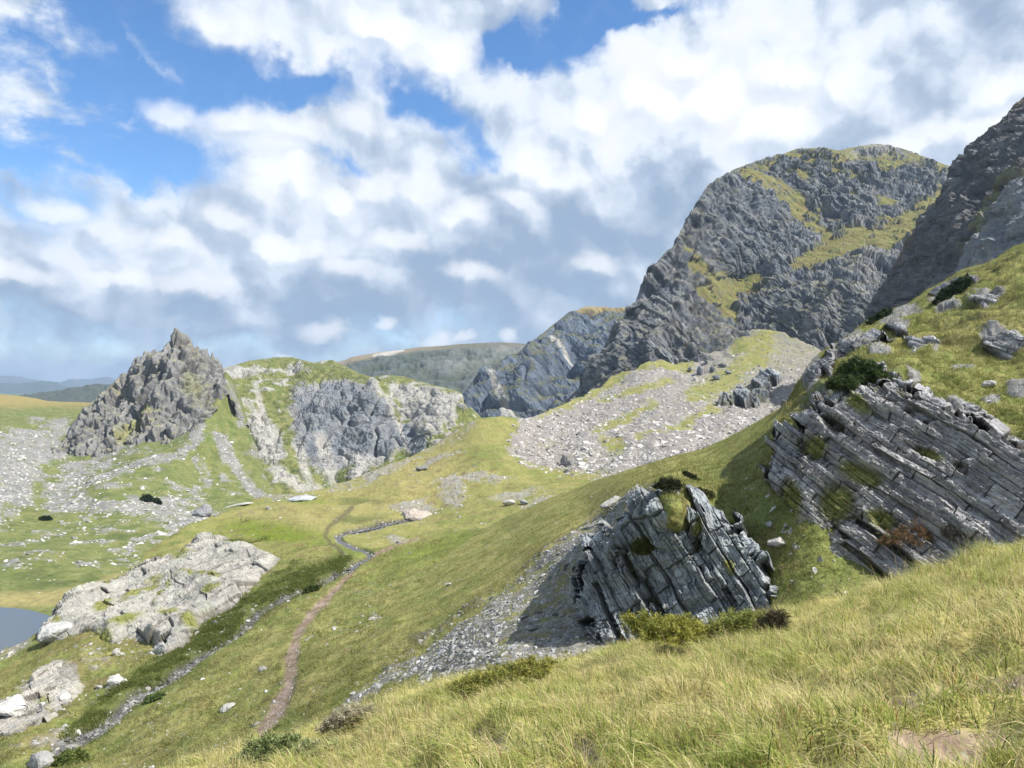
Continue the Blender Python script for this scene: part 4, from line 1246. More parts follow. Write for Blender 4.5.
c = lerp(lerp(OLIVE * 1.5, DRY * 1.4, np.clip(0.5 + n0 * 0.7, 0, 1)), SOIL * 0.9, np.clip(-tuft * 1.5 + 0.1, 0, 0.7))
c = lerp(c, lerp(np.array([0.19, 0.13, 0.10]), np.array([0.36, 0.28, 0.21]), np.clip(0.5 + ns * 0.9, 0, 1)), sm(bare + nm * 0.3, 0.35, 0.65))
BANK_BARE = bare
BANK_TUFT = tuft
BANK = L
M_BANK = mat_vertex("bank_soil", 14, 0.35, 0.02, 40)
tag(L.build("grass_bank", M_BANK, c), "grassy bank in the foreground the viewer stands on", "grass bank", kind='structure')
print("terrain", round(time.time() - T0, 1))

# ------------------------------------------------------------------ loose rock
def hull_rock(seed, sub=0, flat=1.0, npts=16):
    r = np.random.default_rng(seed)
    bm = bmesh.new()
    p_ = r.normal(size=(npts, 3))
    p_ /= np.linalg.norm(p_, axis=1, keepdims=True)
    p_ *= (0.75 + 0.25 * r.random((npts, 1)))
    p_ *= np.array([1.0, 0.55 + 0.4 * r.random(), flat * (0.45 + 0.35 * r.random())])
    for q in p_:
        bm.verts.new(q)
    res = bmesh.ops.convex_hull(bm, input=bm.verts)
    bmesh.ops.delete(bm, geom=[g for g in res['geom_interior'] if isinstance(g, bmesh.types.BMVert)], context='VERTS')
    if sub:
        bmesh.ops.bevel(bm, geom=list(bm.edges), offset=0.07, segments=1, affect='EDGES', profile=0.5)
        bmesh.ops.triangulate(bm, faces=bm.faces)
        for _ in range(sub):
            bmesh.ops.subdivide_edges(bm, edges=list(bm.edges), cuts=1, use_grid_fill=True)
    bmesh.ops.triangulate(bm, faces=bm.faces)
    bm.verts.index_update()
    V = np.array([v_.co[:] for v_ in bm.verts], np.float32)
    Fc = np.array([[v_.index for v_ in f.verts] for f in bm.faces], np.int32)
    bm.free()
    return V, Fc


VARS = [hull_rock(300 + k, 0, 1.0 if k % 3 else 0.5, 11 + k % 5) for k in range(14)]


def rotations(n, tilt=0.5):
    a = rng.random(n) * 2 * math.pi
    t = rng.normal(size=(n, 2)) * tilt
    ca, sa = np.cos(a), np.sin(a)
    Rz = np.zeros((n, 3, 3))
    Rz[:, 0, 0], Rz[:, 0, 1], Rz[:, 1, 0], Rz[:, 1, 1], Rz[:, 2, 2] = ca, -sa, sa, ca, 1
    cx_, sx = np.cos(t[:, 0]), np.sin(t[:, 0])
    Rx = np.zeros((n, 3, 3))
    Rx[:, 0, 0], Rx[:, 1, 1], Rx[:, 1, 2], Rx[:, 2, 1], Rx[:, 2, 2] = 1, cx_, -sx, sx, cx_
    cy_, sy = np.cos(t[:, 1]), np.sin(t[:, 1])
    Ry = np.zeros((n, 3, 3))
    Ry[:, 1, 1], Ry[:, 0, 0], Ry[:, 0, 2], Ry[:, 2, 0], Ry[:, 2, 2] = 1, cy_, sy, -sy, cy_
    return Ry @ Rx @ Rz


ROCKS = []      # (pos, size, area) gathered, the largest in the picture become things


def gather(layer, n, weight, smin, smax, area, power=2.2, screen=0.35, tone=(0.16, 0.42), warm=0.02, sink=0.15):
    pos, nr, j, i = layer.scatter(n, weight, screen)
    u = rng.random(n)
    s = smin * (1 - u * (1 - (smin / smax) ** power)) ** (-1 / power)
    pos = pos.copy()
    pos[:, 2] -= s * sink
    tone_v = tone[0] + (tone[1] - tone[0]) * rng.beta(2.2, 1.8, n)
    colr = tone_v[:, None] * np.array([1 + warm, 1, 1 - warm])
    ROCKS.append((pos, s, area, colr))


gather(MEADOW, 15000, SCREE_M * sm(MEADOW.px, 495, 525) * (1 - 0.15 * b_poly(MEADOW.px, MEADOW.py, [(690, 395), (750, 325), (830, 338), (780, 372)], 14)), 0.8, 3.6, 'scree', 2.3, 0.5, (0.2, 0.55), 0.04)
gather(MEADOW, 1300, STONY_M * (1 - SCREE_M), 0.3, 1.7, 'meadow', 2.2, 0.6, (0.2, 0.5))
gather(MEADOW, 900, LEFTST, 0.22, 1.5, 'leftfoot', 1.8, 0.6, (0.22, 0.46))
gather(MEADOW, 2200, BED_M * sm(MEADOW.py, 550, 575), 0.2, 1.25, 'stream', 2.0, 0.7, (0.08, 0.27))
gather(MEADOW, 600, BED_M * (1 - sm(MEADOW.py, 550, 575)), 0.3, 0.9, 'stream', 2.0, 0.7, (0.16, 0.46))
gather(MEADOW, 1800, PATH_M * sm(MEADOW.py, 560, 620), 0.05, 0.26, 'path', 2.0, 0.7, (0.2, 0.42), 0.08)
gather(MEADOW, 4500, (1 - SCREE_M) * (0.15 + sm(fbm(MEADOW.P, 14, 3, 301), -0.05, 0.4)) * (1 - BED_M) * sm(MEADOW.py - np.interp(MEADOW.px, MEADOW.xs, MEADOW.crest_y), 6, 30), 0.2, 1.1, 'meadow', 2.1, 0.65, (0.2, 0.44), sink=0.22)
gather(SPUR, 8000, FAN ** 1.3, 0.15, 0.8, 'fan', 2.1, 0.45, (0.15, 0.42), -0.01)
gather(SPUR, 1500, (1 - FAN) * (0.1 + sm(fbm(SPUR.P, 6, 3, 302), 0.0, 0.4)) * (1 - sm(SPUR.px, 640, 700)), 0.09, 0.5, 'fan', 2.1, 0.6, (0.2, 0.44), sink=0.22)
gather(SPUR, 160, b_poly(SPUR.px, SPUR.py, [(740, 470), (800, 440), (880, 470), (880, 620), (750, 610)], 10), 0.1, 0.6, 'fan', 1.6, 0.5, (0.25, 0.5))
gather(LEFT, 10000, STONY_L * sm(LEFT.py, 405, 425), 0.9, 4.2, 'hillside', 2.0, 0.6, (0.22, 0.5), 0.02)
gather(LEFT, 4500, (1 - STONY_L) * sm(LEFT.py, 415, 440) * (1 - sm(LEFT.py, 585, 600)), 0.4, 1.8, 'hillside', 2.3, 0.6, (0.24, 0.5), sink=0.3)
gather(RIDGE, 1500, PALE_R, 0.6, 2.6, 'ridge', 2.2, 0.5, (0.26, 0.52), 0.02)
gather(RIDGE, 900, (0.2 + sm(fbm(RIDGE.P, 20, 3, 303), -0.1, 0.3)) * sm(RIDGE.N[..., 2], 0.3, 0.7), 0.7, 3.0, 'ridge', 2.2, 0.5, (0.22, 0.48))
gather(KNOLL, 420, np.clip(KNOLL_BARE * 1.0 + 0.06, 0, 1) * (1 - KNOLL_FACE), 0.08, 0.55, 'knoll', 1.9, 0.5, (0.24, 0.48), sink=0.25)
gather(KNOLL, 420, KNOLL_FACE, 0.06, 0.4, 'knoll', 2.0, 0.4, (0.16, 0.42), sink=0.2)
gather(MEADOW, 350, b_poly(MEADOW.px, MEADOW.py, [(165, 640), (180, 600), (240, 585), (262, 590), (235, 625), (190, 655), (120, 665), (110, 650)], 10), 0.3, 1.8, 'leftfoot', 1.7, 0.6, (0.22, 0.48))
gather(BANK, 700, BANK_BARE * (BANK.py < 1000), 0.012, 0.07, 'bank', 2.0, 0.5, (0.22, 0.42), 0.08)

pos = np.concatenate([r[0] for r in ROCKS])
siz = np.concatenate([r[1] for r in ROCKS])
area = np.concatenate([np.full(len(r[1]), r[2], dtype=object) for r in ROCKS])
colr = np.concatenate([r[3] for r in ROCKS])
prj_x = CX + F * pos[:, 0] / pos[:, 1]
prj_y = CY - F * pos[:, 2] / pos[:, 1]
on = (prj_x > 2) & (prj_x < 1022) & (prj_y < 764) & (pos[:, 1] > 1)
pxs = np.where(on, siz / pos[:, 1] * F, 0)
pxs[area == 'bank'] = 0
order = np.argsort(-pxs)
BIG = order[:262]
small = np.setdiff1d(np.arange(len(pos)), BIG)

AREA_TXT = {
    'scree': ("large angular grey boulder lying in the big scree fan below the mountain", "boulders on the big scree fan"),
    'meadow': ("pale stone lying in the short grass of the valley meadow", "stones in the valley meadow"),
    'leftfoot': ("pale bedrock block lying in grass beside the stream at lower left", "blocks in the grass at lower left"),
    'stream': ("dark wet stone lying in the bed of the stream", "stones in the stream bed"),
    'path': ("small reddish stone lying on the footpath", "stones on the footpath"),
    'fan': ("small grey slab lying on the near scree fan and grass below the outcrops", "slabs on the near scree fan"),
    'hillside': ("light grey boulder on the stony left hillside below the pointed peak", "boulders on the left hillside"),
    'ridge': ("pale boulder on the slopes of the granite ridge", "boulders on the granite ridge"),
    'knoll': ("small light slab lying in the grass of the right knoll", "slabs on the right knoll"),
}
vm_ = []
for k, (V, Fc) in enumerate(VARS):
    me = make_mesh("boulder", V, Fc, M_BOULDER, smooth=False)
    vm_.append(me)
R = rotations(len(pos), 0.45)
for q in BIG:
    o = bpy.data.objects.new("boulder", vm_[int(rng.integers(len(vm_)))])
    COL.objects.link(o)
    s = siz[q] * 0.62
    o.matrix_world = Matrix.Translation(Vector([float(x) for x in pos[q]])) @ Matrix(R[q].tolist()).to_4x4() @ Matrix.Diagonal((s, s, s, 1))
    tag(o, AREA_TXT[area[q]][0], "boulder", AREA_TXT[area[q]][1])

vs, fs, cs, base = [], [], [], 0
vid = rng.integers(len(VARS), size=len(small))
for k, (V, Fc) in enumerate(VARS):
    q = small[vid == k]
    s = siz[q] * 0.62
    W = np.einsum('nij,mj->nmi', R[q], V) * s[:, None, None] + pos[q][:, None, :]
    vs.append(W.reshape(-1, 3))
    ff = Fc[None] + (np.arange(len(q)) * len(V))[:, None, None] + base
    fs.append(ff.reshape(-1, 3))
    jit = 1 + 0.12 * rng.normal(size=(len(q), len(V), 1))
    cs.append((colr[q][:, None, :] * jit).reshape(-1, 3))
    base += len(q) * len(V)
o = link("scree", make_mesh("scree", np.concatenate(vs), np.concatenate(fs), M_STONE, np.concatenate(cs), smooth=False))
tag(o, "countless small grey stones of the scree fans and stream bed", "scree", kind='stuff')


# ---- single boulders and slabs one can point at
def hero(layer, x, y, w, h, rot, seed, col, label, name="boulder", cat="boulder", flat=0.8, sink=0.25, group=None, depth=0.8, tilt=0.0, mat=None):
    """w, h: width and height in metres are taken from the size it shows at its distance"""
    p_, _ = layer.surf(np.array([float(x)]), np.array([float(y)]))
    p_ = p_[0]
    k = p_[1] / F
    V, Fc = hull_rock(seed, 2, 1.0, 18)
    V = V / np.abs(V).max(0)
    V = V * np.array([w * k / 2, w * k / 2 * depth, h * k / 2])
    a = math.radians(rot)
    R_ = np.array([[math.cos(a), 0, math.sin(a)], [0, 1, 0], [-math.sin(a), 0, math.cos(a)]])
    V = V @ R_.T
    sc_ = w * k
    W = V + p_
    nrm = V / (np.linalg.norm(V, axis=1, keepdims=True) + 1e-6)
    V = V + nrm * ((fbm(W, sc_ * 0.4, 4, seed, ridged=True) - 0.6) * sc_ * 0.10 + fbm(W, sc_ * 0.1, 3, seed) * sc_ * 0.02)[:, None]
    c_ = rocks_rgb(W, sc_ * 0.35, seed, np.array(col) * 1.15, np.array(col) * 0.92, np.array(col) * 0.5)
    o = link(name, make_mesh(name, V, Fc, mat or M_SLAB, c_, smooth=False), None, p_ + np.array([0, 0, h * k * (0.5 - sink)]))
    tag(o, label, cat, group)
    return o


GRY = (0.25, 0.25, 0.26)
PAL = (0.42, 0.41, 0.38)
PNK = (0.42, 0.37, 0.33)
hero(LEFT, 203, 515, 20, 15, -8, 1, GRY, "big rounded grey boulder at the foot of the ridge where the meadow ends")
hero(LEFT, 216, 516, 8, 7, 0, 2, (0.16, 0.16, 0.165), "small dark boulder touching the right side of the big rounded grey boulder")
hero(MEADOW, 417, 516, 44, 17, 8, 3, PNK, "wide flat pinkish slab in the meadow above the stream bend", cat="slab", sink=0.35)
hero(MEADOW, 564, 462, 9, 16, 4, 4, (0.15, 0.15, 0.155), "tall dark boulder standing out of the middle of the big scree fan")
hero(MEADOW, 572, 463, 10, 8, 10, 5, (0.22, 0.22, 0.225), "grey boulder leaning beside the tall dark boulder on the scree")
hero(MEADOW, 509, 507, 15, 9, -5, 6, (0.46, 0.45, 0.43), "white slab at the bottom of the scree beside a grey slab", cat="slab")
hero(MEADOW, 526, 505, 19, 10, -14, 7, (0.33, 0.33, 0.35), "grey slab at the bottom of the scree beside a white slab", cat="slab")
hero(MEADOW, 302, 500, 28, 5, -4, 8, (0.40, 0.42, 0.45), "long low pale slab on the far edge of the meadow under the ridge", cat="slab", sink=0.2)
hero(MEADOW, 269, 510, 10, 5, 18, 9, PAL, "small pale leaning stone on the far meadow left of the long low slab")
hero(MEADOW, 422, 471, 12, 5, 0, 10, (0.2, 0.2, 0.2), "dark flat rock on the far meadow knob left of the scree")
hero(MEADOW, 240, 505, 36, 4, -10, 11, PAL, "thin pale ledge of rock running along the meadow edge beside the big round boulder", cat="ledge", sink=0.3)
hero(MEADOW, 10, 722, 44, 40, 10, 12, (0.50, 0.49, 0.46), "largest white rounded boulder at the lower left edge", sink=0.2)
hero(MEADOW, 42, 718, 17, 22, 14, 14, (0.45, 0.44, 0.42), "upright white block right of the largest white boulder at lower left", cat="block")
hero(MEADOW, 62, 706, 16, 14, -20, 15, (0.44, 0.43, 0.41), "squat pale block between the upright white block and the stream", cat="block")
hero(MEADOW, 36, 768, 34, 17, -4, 16, (0.30, 0.295, 0.29), "flat layered grey rock at the bottom left corner beside a green bush", sink=0.2)
hero(MEADOW, 115, 689, 16, 12, -20, 17, (0.46, 0.45, 0.43), "pale stone in the grass between the slab outcrop and the stream", sink=0.2)
hero(MEADOW, 116, 655, 9, 9, 20, 18, (0.50, 0.49, 0.47), "small white stone just below the slab outcrop")
hero(MEADOW, 160, 655, 13, 16, 4, 19, (0.40, 0.41, 0.41), "square grey block at the lower tip of the slab outcrop", cat="block", sink=0.1)
hero(MEADOW, 174, 643, 22, 18, -20, 20, (0.46, 0.45, 0.43), "white block behind the square grey block at the slab outcrop", cat="block", sink=0.25)
hero(MEADOW, 55, 642, 36, 20, -16, 21, (0.43, 0.43, 0.41), "pale boulder overhanging the lake end of the slab outcrop", sink=0.1)
hero(MEADOW, 228, 706, 16, 7, -12, 22, (0.40, 0.385, 0.36), "flat pale stone in the grass left of the footpath")
hero(MEADOW, 262, 668, 10, 7, -12, 23, (0.36, 0.35, 0.33), "small pale leaning stone close to the left of the footpath")
hero(SPUR, 448, 586, 15, 7, -6, 24, (0.38, 0.37, 0.35), "single light stone on the smooth green slope above the near scree")
hero(SPUR, 612, 508, 26, 11, -22, 25, (0.42, 0.41, 0.39), "pale flat slab at the head of the near scree fan", cat="slab")
hero(SPUR, 779, 547, 26, 9, 6, 26, (0.42, 0.39, 0.37), "pale pink slab in the hollow between the two bedded outcrops", cat="slab", sink=0.1)
hero(SPUR, 769, 528, 13, 8, 0, 27, (0.30, 0.31, 0.33), "blue grey block in the hollow between the two bedded outcrops", cat="block")
hero(KNOLL, 990, 389, 15, 8, -18, 28, (0.40, 0.39, 0.37), "light slab in the grass at the right of the knoll", cat="slab")
for k, (x, y, w, h) in enumerate([(690, 368, 12, 8), (700, 372, 15, 11), (712, 370, 13, 10), (722, 364, 10, 8), (684, 360, 12, 9), (706, 362, 12, 9), (694, 378, 9, 6), (717, 376, 9, 6), (676, 356, 10, 8), (728, 371, 8, 5)]):
    hero(MEADOW, x, y + 3, w, h, rng.normal() * 15, 40 + k, (0.17, 0.18, 0.2), "dark boulder in the cluster at the foot of the mountain", group="dark boulders at the foot of the mountain", sink=0.2)


# ------------------------------------------------------------------ outcrops: dense patches whose edge dives into the turf
def outcrop(layer, poly, ang, label, seed, outn, beds, step=0.5, sink=0.9, dome=0.25, soft=3.0, jag=5.0, tint=(1, 1, 1), recess=0.2, lump=0.5, planar=0.85, holes=(), ragged=0.0, style='slate', mat=None, green=()):
    pa = np.array(poly, float)
    x0, x1, y0, y1 = pa[:, 0].min() - 8, pa[:, 0].max() + 8, pa[:, 1].min() - 6, pa[:, 1].max() + 6
    cr_ = [(x0, y0), (x1, y0)]
    lim = np.interp(np.linspace(x0, x1, 60), layer.xs, layer.crest_y) + 0.3
    cr_ = [(float(x), float(max(y0, l_))) for x, l_ in zip(np.linspace(x0, x1, 60), lim)]
    T = Layer(x0, x1, step, cr_, [(x0, y1), (x1, y1)], layer.ctrl, nback=0, rows=int((y1 - y0) / step) + 2)
    o_ = np.array(outn, float)
    o_ /= np.linalg.norm(o_)
    a = math.radians(ang)
    ca, sa = math.cos(a), math.sin(a)
    t_ = np.array([ca, 0.0, -sa])
    t_[1] = np.clip(-(t_[0] * o_[0] + t_[2] * o_[2]) / o_[1], -1.2, 1.2)
    t_ /= np.linalg.norm(t_)
    nb_ = np.cross(t_, o_)
    nb_ /= np.linalg.norm(nb_)
    if nb_[2] < 0:
        nb_ = -nb_
    k = np.median(T.d) / F
    # the bedrock face: a plane with the outcrop's own slope, blended into the ground it breaks out of
    ci = b_poly(T.px, T.py, poly, 2.0) * (T.py > np.median(pa[:, 1]) - 2)
    c0 = (T.P0 * ci[..., None]).sum((0, 1)) / max(ci.sum(), 1e-6) + o_ * lump * 0.3
    ray = T.P0 / T.d[..., None]
    dpl = (c0 @ o_) / (ray @ o_)
    dpl0 = np.clip(dpl, T.d.min() * 0.6, T.d.max() * 1.6)
    dpl = np.clip(dpl, T.d * 0.90, T.d * 1.10)
    n0 = fbm(T.P0, 60 * k, 3, seed)
    n1 = fbm(T.P0, 22 * k, 4, seed + 1)
    n2 = fbm(T.P0, 6 * k, 4, seed + 2)
    hole = np.zeros(T.px.shape)
    for e in holes:
        hole = np.maximum(hole, b_ell(T.px + n1 * 9 + n2 * 3, T.py + n1 * 7 + n0 * 5, *e[:4], e[4], 0.35))
    wide = b_poly(T.px, T.py, poly, 14.0)
    P = (T.P0 + (ray * dpl[..., None] - T.P0) * (planar * sm(wide, 0.1, 0.75))[..., None]).astype(np.float32)
    T.P = P.copy()
    T.calc_normals()
    PS = (ray * dpl0[..., None]).astype(np.float32) if planar else P     # the beds are straight on the plane
    h = lump * (n0 * 0.7 + n1 * 0.35)
    m = None
    tone = np.ones(T.px.shape)
    crack = np.zeros(T.px.shape)
    rec = np.zeros(T.px.shape)
    for q, (th, ln, amp, wp) in enumerate(beds):
        sq = seed * 1.7 + q * 31
        s_ = PS @ nb_.astype(np.float32)
        t0_ = PS @ t_.astype(np.float32)
        s_ = s_ + perlin(PS / (th * 14) + sq) * th * wp
        one = np.stack([s_ / (th * 3.1) + sq, s_ * 0, s_ * 0], -1)
        s_ = s_ + perlin(one) * th * 1.5                      # beds of unequal thickness
        si = s_ / th
        bi = np.floor(si)
        tj = t0_ / (ln * (0.45 + 1.1 * hash2(bi, 3, sq))) + hash2(bi, 1, sq) * 7 + perlin(PS / (th * 2.5) + sq + 9) * 0.10
        bj = np.floor(tj)
        v = 0.58 * hash2(bi, bj, sq) + 0.42 * hash2(bi, 0, sq + 5)
        if m is None:
            # the outline breaks off bed by bed, block by block
            jo = (hash2(bi, bj, sq + 21) - 0.5) * 2 * jag * 1.3
            jb = (hash2(bi, 5, sq + 22) - 0.5) * 2 * jag * 0.9
            m = b_poly(T.px + (jo + jb) * ca + n1 * jag * 0.8, T.py + (jo + jb) * sa + n0 * jag * 0.8 + n2 * jag * 0.3, poly, soft)
            h = h * (1 - 0.5 * hole) - hole * 0.25
            m = m * (1 - ragged * (1 - sm(wide, 0.85, 1.0)) * sm(n1 * 0.7 + n0 * 0.5 + (hash2(bi, bj, sq + 31) - 0.5) * 0.5, 0.20, 0.34))
            h = h + dome * np.sqrt(m)
        fs, ft = si - bi, tj - bj
        tilt = (hash2(bi, bj, sq + 11) - 0.5) * (ft - 0.5) + (hash2(bi, bj, sq + 12) - 0.3) * (fs - 0.5)
        h = h + amp * (v - 0.35 + tilt * 0.55)
        tone = tone * (0.84 + 0.32 * hash2(bi, bj, sq + 2))
        wv = 0.05 + 0.11 * hash2(bi, 4, sq) ** 2
        open_ = (hash2(bi, 6, sq) > 0.25) * (0.5 + 0.5 * sm(n1, -0.5, 0.2))
        cs_ = (1 - sm(fs / wv, 0.5, 1.0)) * open_
        ct_ = (1 - sm(np.minimum(ft, 1 - ft) * ln / th / 0.07, 0.5, 1.0)) * 0.8
        c1 = np.maximum(cs_, ct_)
        h = h - c1 * amp * 0.30
        crack = np.maximum(crack, c1 * (0.9 if q == 0 else 0.5))
        if q == 0 and recess:
            rec = sm(-v + n1 * 0.22, -recess - 0.03, -recess + 0.03)
            h = h - rec * amp * 0.5
    h = h + n2 * 0.20 * beds[0][2] + fbm(P, 2.5 * k, 3, seed + 4) * 0.10 * beds[0][2]
    nrm = T.N
    T.smooth_normals(4)
    D = T.N * 0.5 + o_
    D /= np.linalg.norm(D, axis=-1, keepdims=True)
    T.P = P * m[..., None] + T.P0 * (1 - m)[..., None] + D * (h * m - sink * (1 - m))[..., None]
    T.calc_normals()
    up = T.N[..., 2]
    ld = dipfbm(P, ang, 2.2 * k, 9, 4, seed + 5)
    if style == 'slate':
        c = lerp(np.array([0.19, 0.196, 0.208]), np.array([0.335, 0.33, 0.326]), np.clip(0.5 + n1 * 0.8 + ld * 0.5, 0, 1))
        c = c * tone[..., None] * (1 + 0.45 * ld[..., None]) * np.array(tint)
        c = lerp(c, np.array([0.34, 0.335, 0.32]), sm(n2 + n1 * 0.7, 0.22, 0.55) * 0.5)
        c = lerp(c, np.array([0.21, 0.145, 0.09]), sm(-n1 + n2 * 0.7, 0.35, 0.65) * 0.35)
        c = lerp(c, np.array([0.05, 0.048, 0.045]), crack * 0.7)
        fill = lerp(SOIL * 0.5, DEEP * 0.9, np.clip(0.5 + n2 * 1.5, 0, 1))
        c = lerp(c, lerp(fill, c * 0.7, sm(n2 + n1 * 0.5, 0.0, 0.25)), hole * 0.9)
        c = lerp(c, fill, rec * (0.35 + 0.5 * sm(n1, -0.1, 0.3)))
        c = lerp(c, lerp(DEEP, OLIVE * 0.7, np.clip(0.4 + n2, 0, 1)), sm(up + n2 * 0.3, 0.9, 1.15) * 0.35)
    else:
        c = rocks_rgb(P, 40 * k, seed + 6, ROCKP * 1.0, ROCKL * 0.92, ROCK * 0.6) * (0.6 + 0.4 * tone[..., None]) * (1 + 0.30 * ld[..., None]) * np.array(tint)
        c = lerp(c, np.array([0.33, 0.36, 0.28]), sm(n1 + n2 * 0.5, 0.05, 0.5) * 0.45)
        c = lerp(c, ROCKD * 0.6, crack * 0.6)
        c = lerp(c, np.array([0.2, 0.14, 0.05]), sm(n2 + n1, 0.5, 0.8) * 0.3)
    g = np.zeros(T.px.shape)
    for e in green:
        g = np.maximum(g, b_ell(T.px + n1 * 6, T.py + n1 * 4 + n2 * 3, *e[:4], e[4], 0.5))
    c = lerp(c, grass_rgb(P, 20 * k, seed + 8, 0.3, 0.35), g)
    c = lerp(c, SOIL * 0.6, (1 - sm(m, 0.3, 0.8)) * 0.6)
    # leave out the quads that lie wholly under the turf
    f = grid_faces(T.nv, T.nx)
    keep = (m.ravel()[f] > 0.02).any(1)
    f = f[keep]
    print(label, len(f), T.d.min(), T.d.max())
    if len(f) == 0:
        return T
    used = np.unique(f)
    remap = np.zeros(T.nv * T.nx, np.int32)
    remap[used] = np.arange(len(used))
    o = link("rock_outcrop", make_mesh("rock_outcrop", T.P.reshape(-1, 3)[used], remap[f], mat or M_SLATE, c.reshape(-1, 3)[used], smooth=False))
    tag(o, label, "rock outcrop")
    return T


SLAB_GREEN = ((105, 612, 12, 5, -25), (145, 597, 24, 3.5, -28), (185, 563, 10, 3, -20), (205, 583, 22, 2.0, 8), (130, 630, 18, 4, -15), (172, 622, 10, 4, 0), (60, 627, 6, 4, 0), (235, 612, 12, 3, -30), (100, 642, 14, 4, -10), (120, 583, 20, 2, -28), (192, 628, 8, 6, 0), (165, 600, 14, 2.5, -50), (215, 600, 10, 2.5, -20))
outcrop(MEADOW, [(44, 634), (50, 616), (60, 603), (80, 593), (110, 582), (140, 569), (170, 557), (188, 546), (203, 540), (218, 540), (235, 547), (255, 553), (270, 560), (275, 567), (262, 578), (255, 588), (238, 606), (215, 618), (196, 630), (182, 648), (165, 655), (150, 640), (130, 640), (112, 646), (84, 640), (55, 645)],
        -35, "large pale lichen spotted slab outcrop between the lake and the stream", 110, (0.1, -0.75, 0.65), ((2.4, 8, 1.2, 1.6), (0.8, 3.0, 0.35, 1.2)), sink=1.1, dome=1.7, planar=0.0, soft=9, jag=7, style='pale', mat=M_SLAB, recess=0.1, lump=2.2, tint=(0.86, 0.86, 0.85), green=SLAB_GREEN)
outcrop(MEADOW, [(-6, 735), (0, 712), (14, 700), (28, 690), (38, 676), (54, 664), (66, 662), (64, 676), (76, 682), (84, 694), (72, 706), (64, 718), (44, 728), (30, 730), (18, 738)],
        -48, "broken white bedrock rib with blocks at the lower left edge of the meadow", 120, (0.1, -0.8, 0.6), ((1.1, 4, 0.9, 0.8), (0.4, 1.6, 0.3, 0.8)), sink=0.8, dome=0.9, planar=0.0, soft=4, jag=5, style='pale', mat=M_SLAB, recess=0.3, lump=0.7, tint=(0.9, 0.89, 0.87), green=((45, 705, 8, 5, 0), (20, 700, 6, 4, 0)))
OUT_A = outcrop(KNOLL, [(766, 445), (786, 420), (812, 404), (836, 390), (852, 378), (874, 382), (892, 376), (910, 384), (935, 402), (955, 416), (985, 426), (1010, 438), (1045, 450), (1075, 540), (1040, 590), (960, 590), (905, 600), (830, 610), (795, 575), (790, 520), (768, 475)],
        42, "right bedded rock outcrop of tilted grey slabs under the dwarf pine", 501, (-0.42, -0.82, 0.38), ((0.37, 2.2, 0.60, 0.9), (0.13, 1.1, 0.20, 0.7)), step=0.42, sink=0.7, ragged=0.9, holes=((838, 508, 22, 20, 25), (866, 480, 18, 8, 30), (812, 452, 16, 10, 20), (890, 528, 14, 9, 30), (790, 500, 9, 18, 0), (925, 455, 14, 4, 30), (905, 398, 14, 4, 30), (835, 430, 10, 6, 30), (960, 470, 10, 4, 35)), dome=0.35, soft=2.5, jag=11, tint=(1.10, 1.08, 1.08), recess=0.26, lump=0.6,
        green=((862, 478, 22, 9, 20), (838, 505, 16, 16, 30), (818, 450, 11, 9, 0), (880, 522, 14, 9, 20), (795, 505, 10, 18, 0), (930, 458, 14, 4, 25), (858, 408, 12, 7, 30)))
OUT_B = outcrop(SPUR, [(580, 575), (590, 550), (612, 530), (640, 503), (656, 490), (676, 487), (692, 502), (712, 508), (737, 518), (754, 540), (778, 575), (795, 640), (660, 670), (606, 660), (586, 615)],
        63, "left bedded rock outcrop of steep dark slabs above the near scree", 502, (-0.52, -0.78, 0.34), ((0.48, 1.7, 0.72, 0.9), (0.16, 0.9, 0.24, 0.7)), step=0.42, sink=0.8, ragged=0.7, holes=((648, 547, 12, 9, -20), (676, 512, 12, 6, 30), (700, 545, 4, 14, 25), (625, 560, 6, 14, 20)), dome=0.5, soft=2.5, jag=8, tint=(0.96, 1.04, 1.08), recess=0.22, lump=0.7,
        green=((646, 548, 11, 9, 0), (680, 505, 8, 5, 0), (700, 530, 6, 8, 40), (735, 570, 5, 10, -30)))
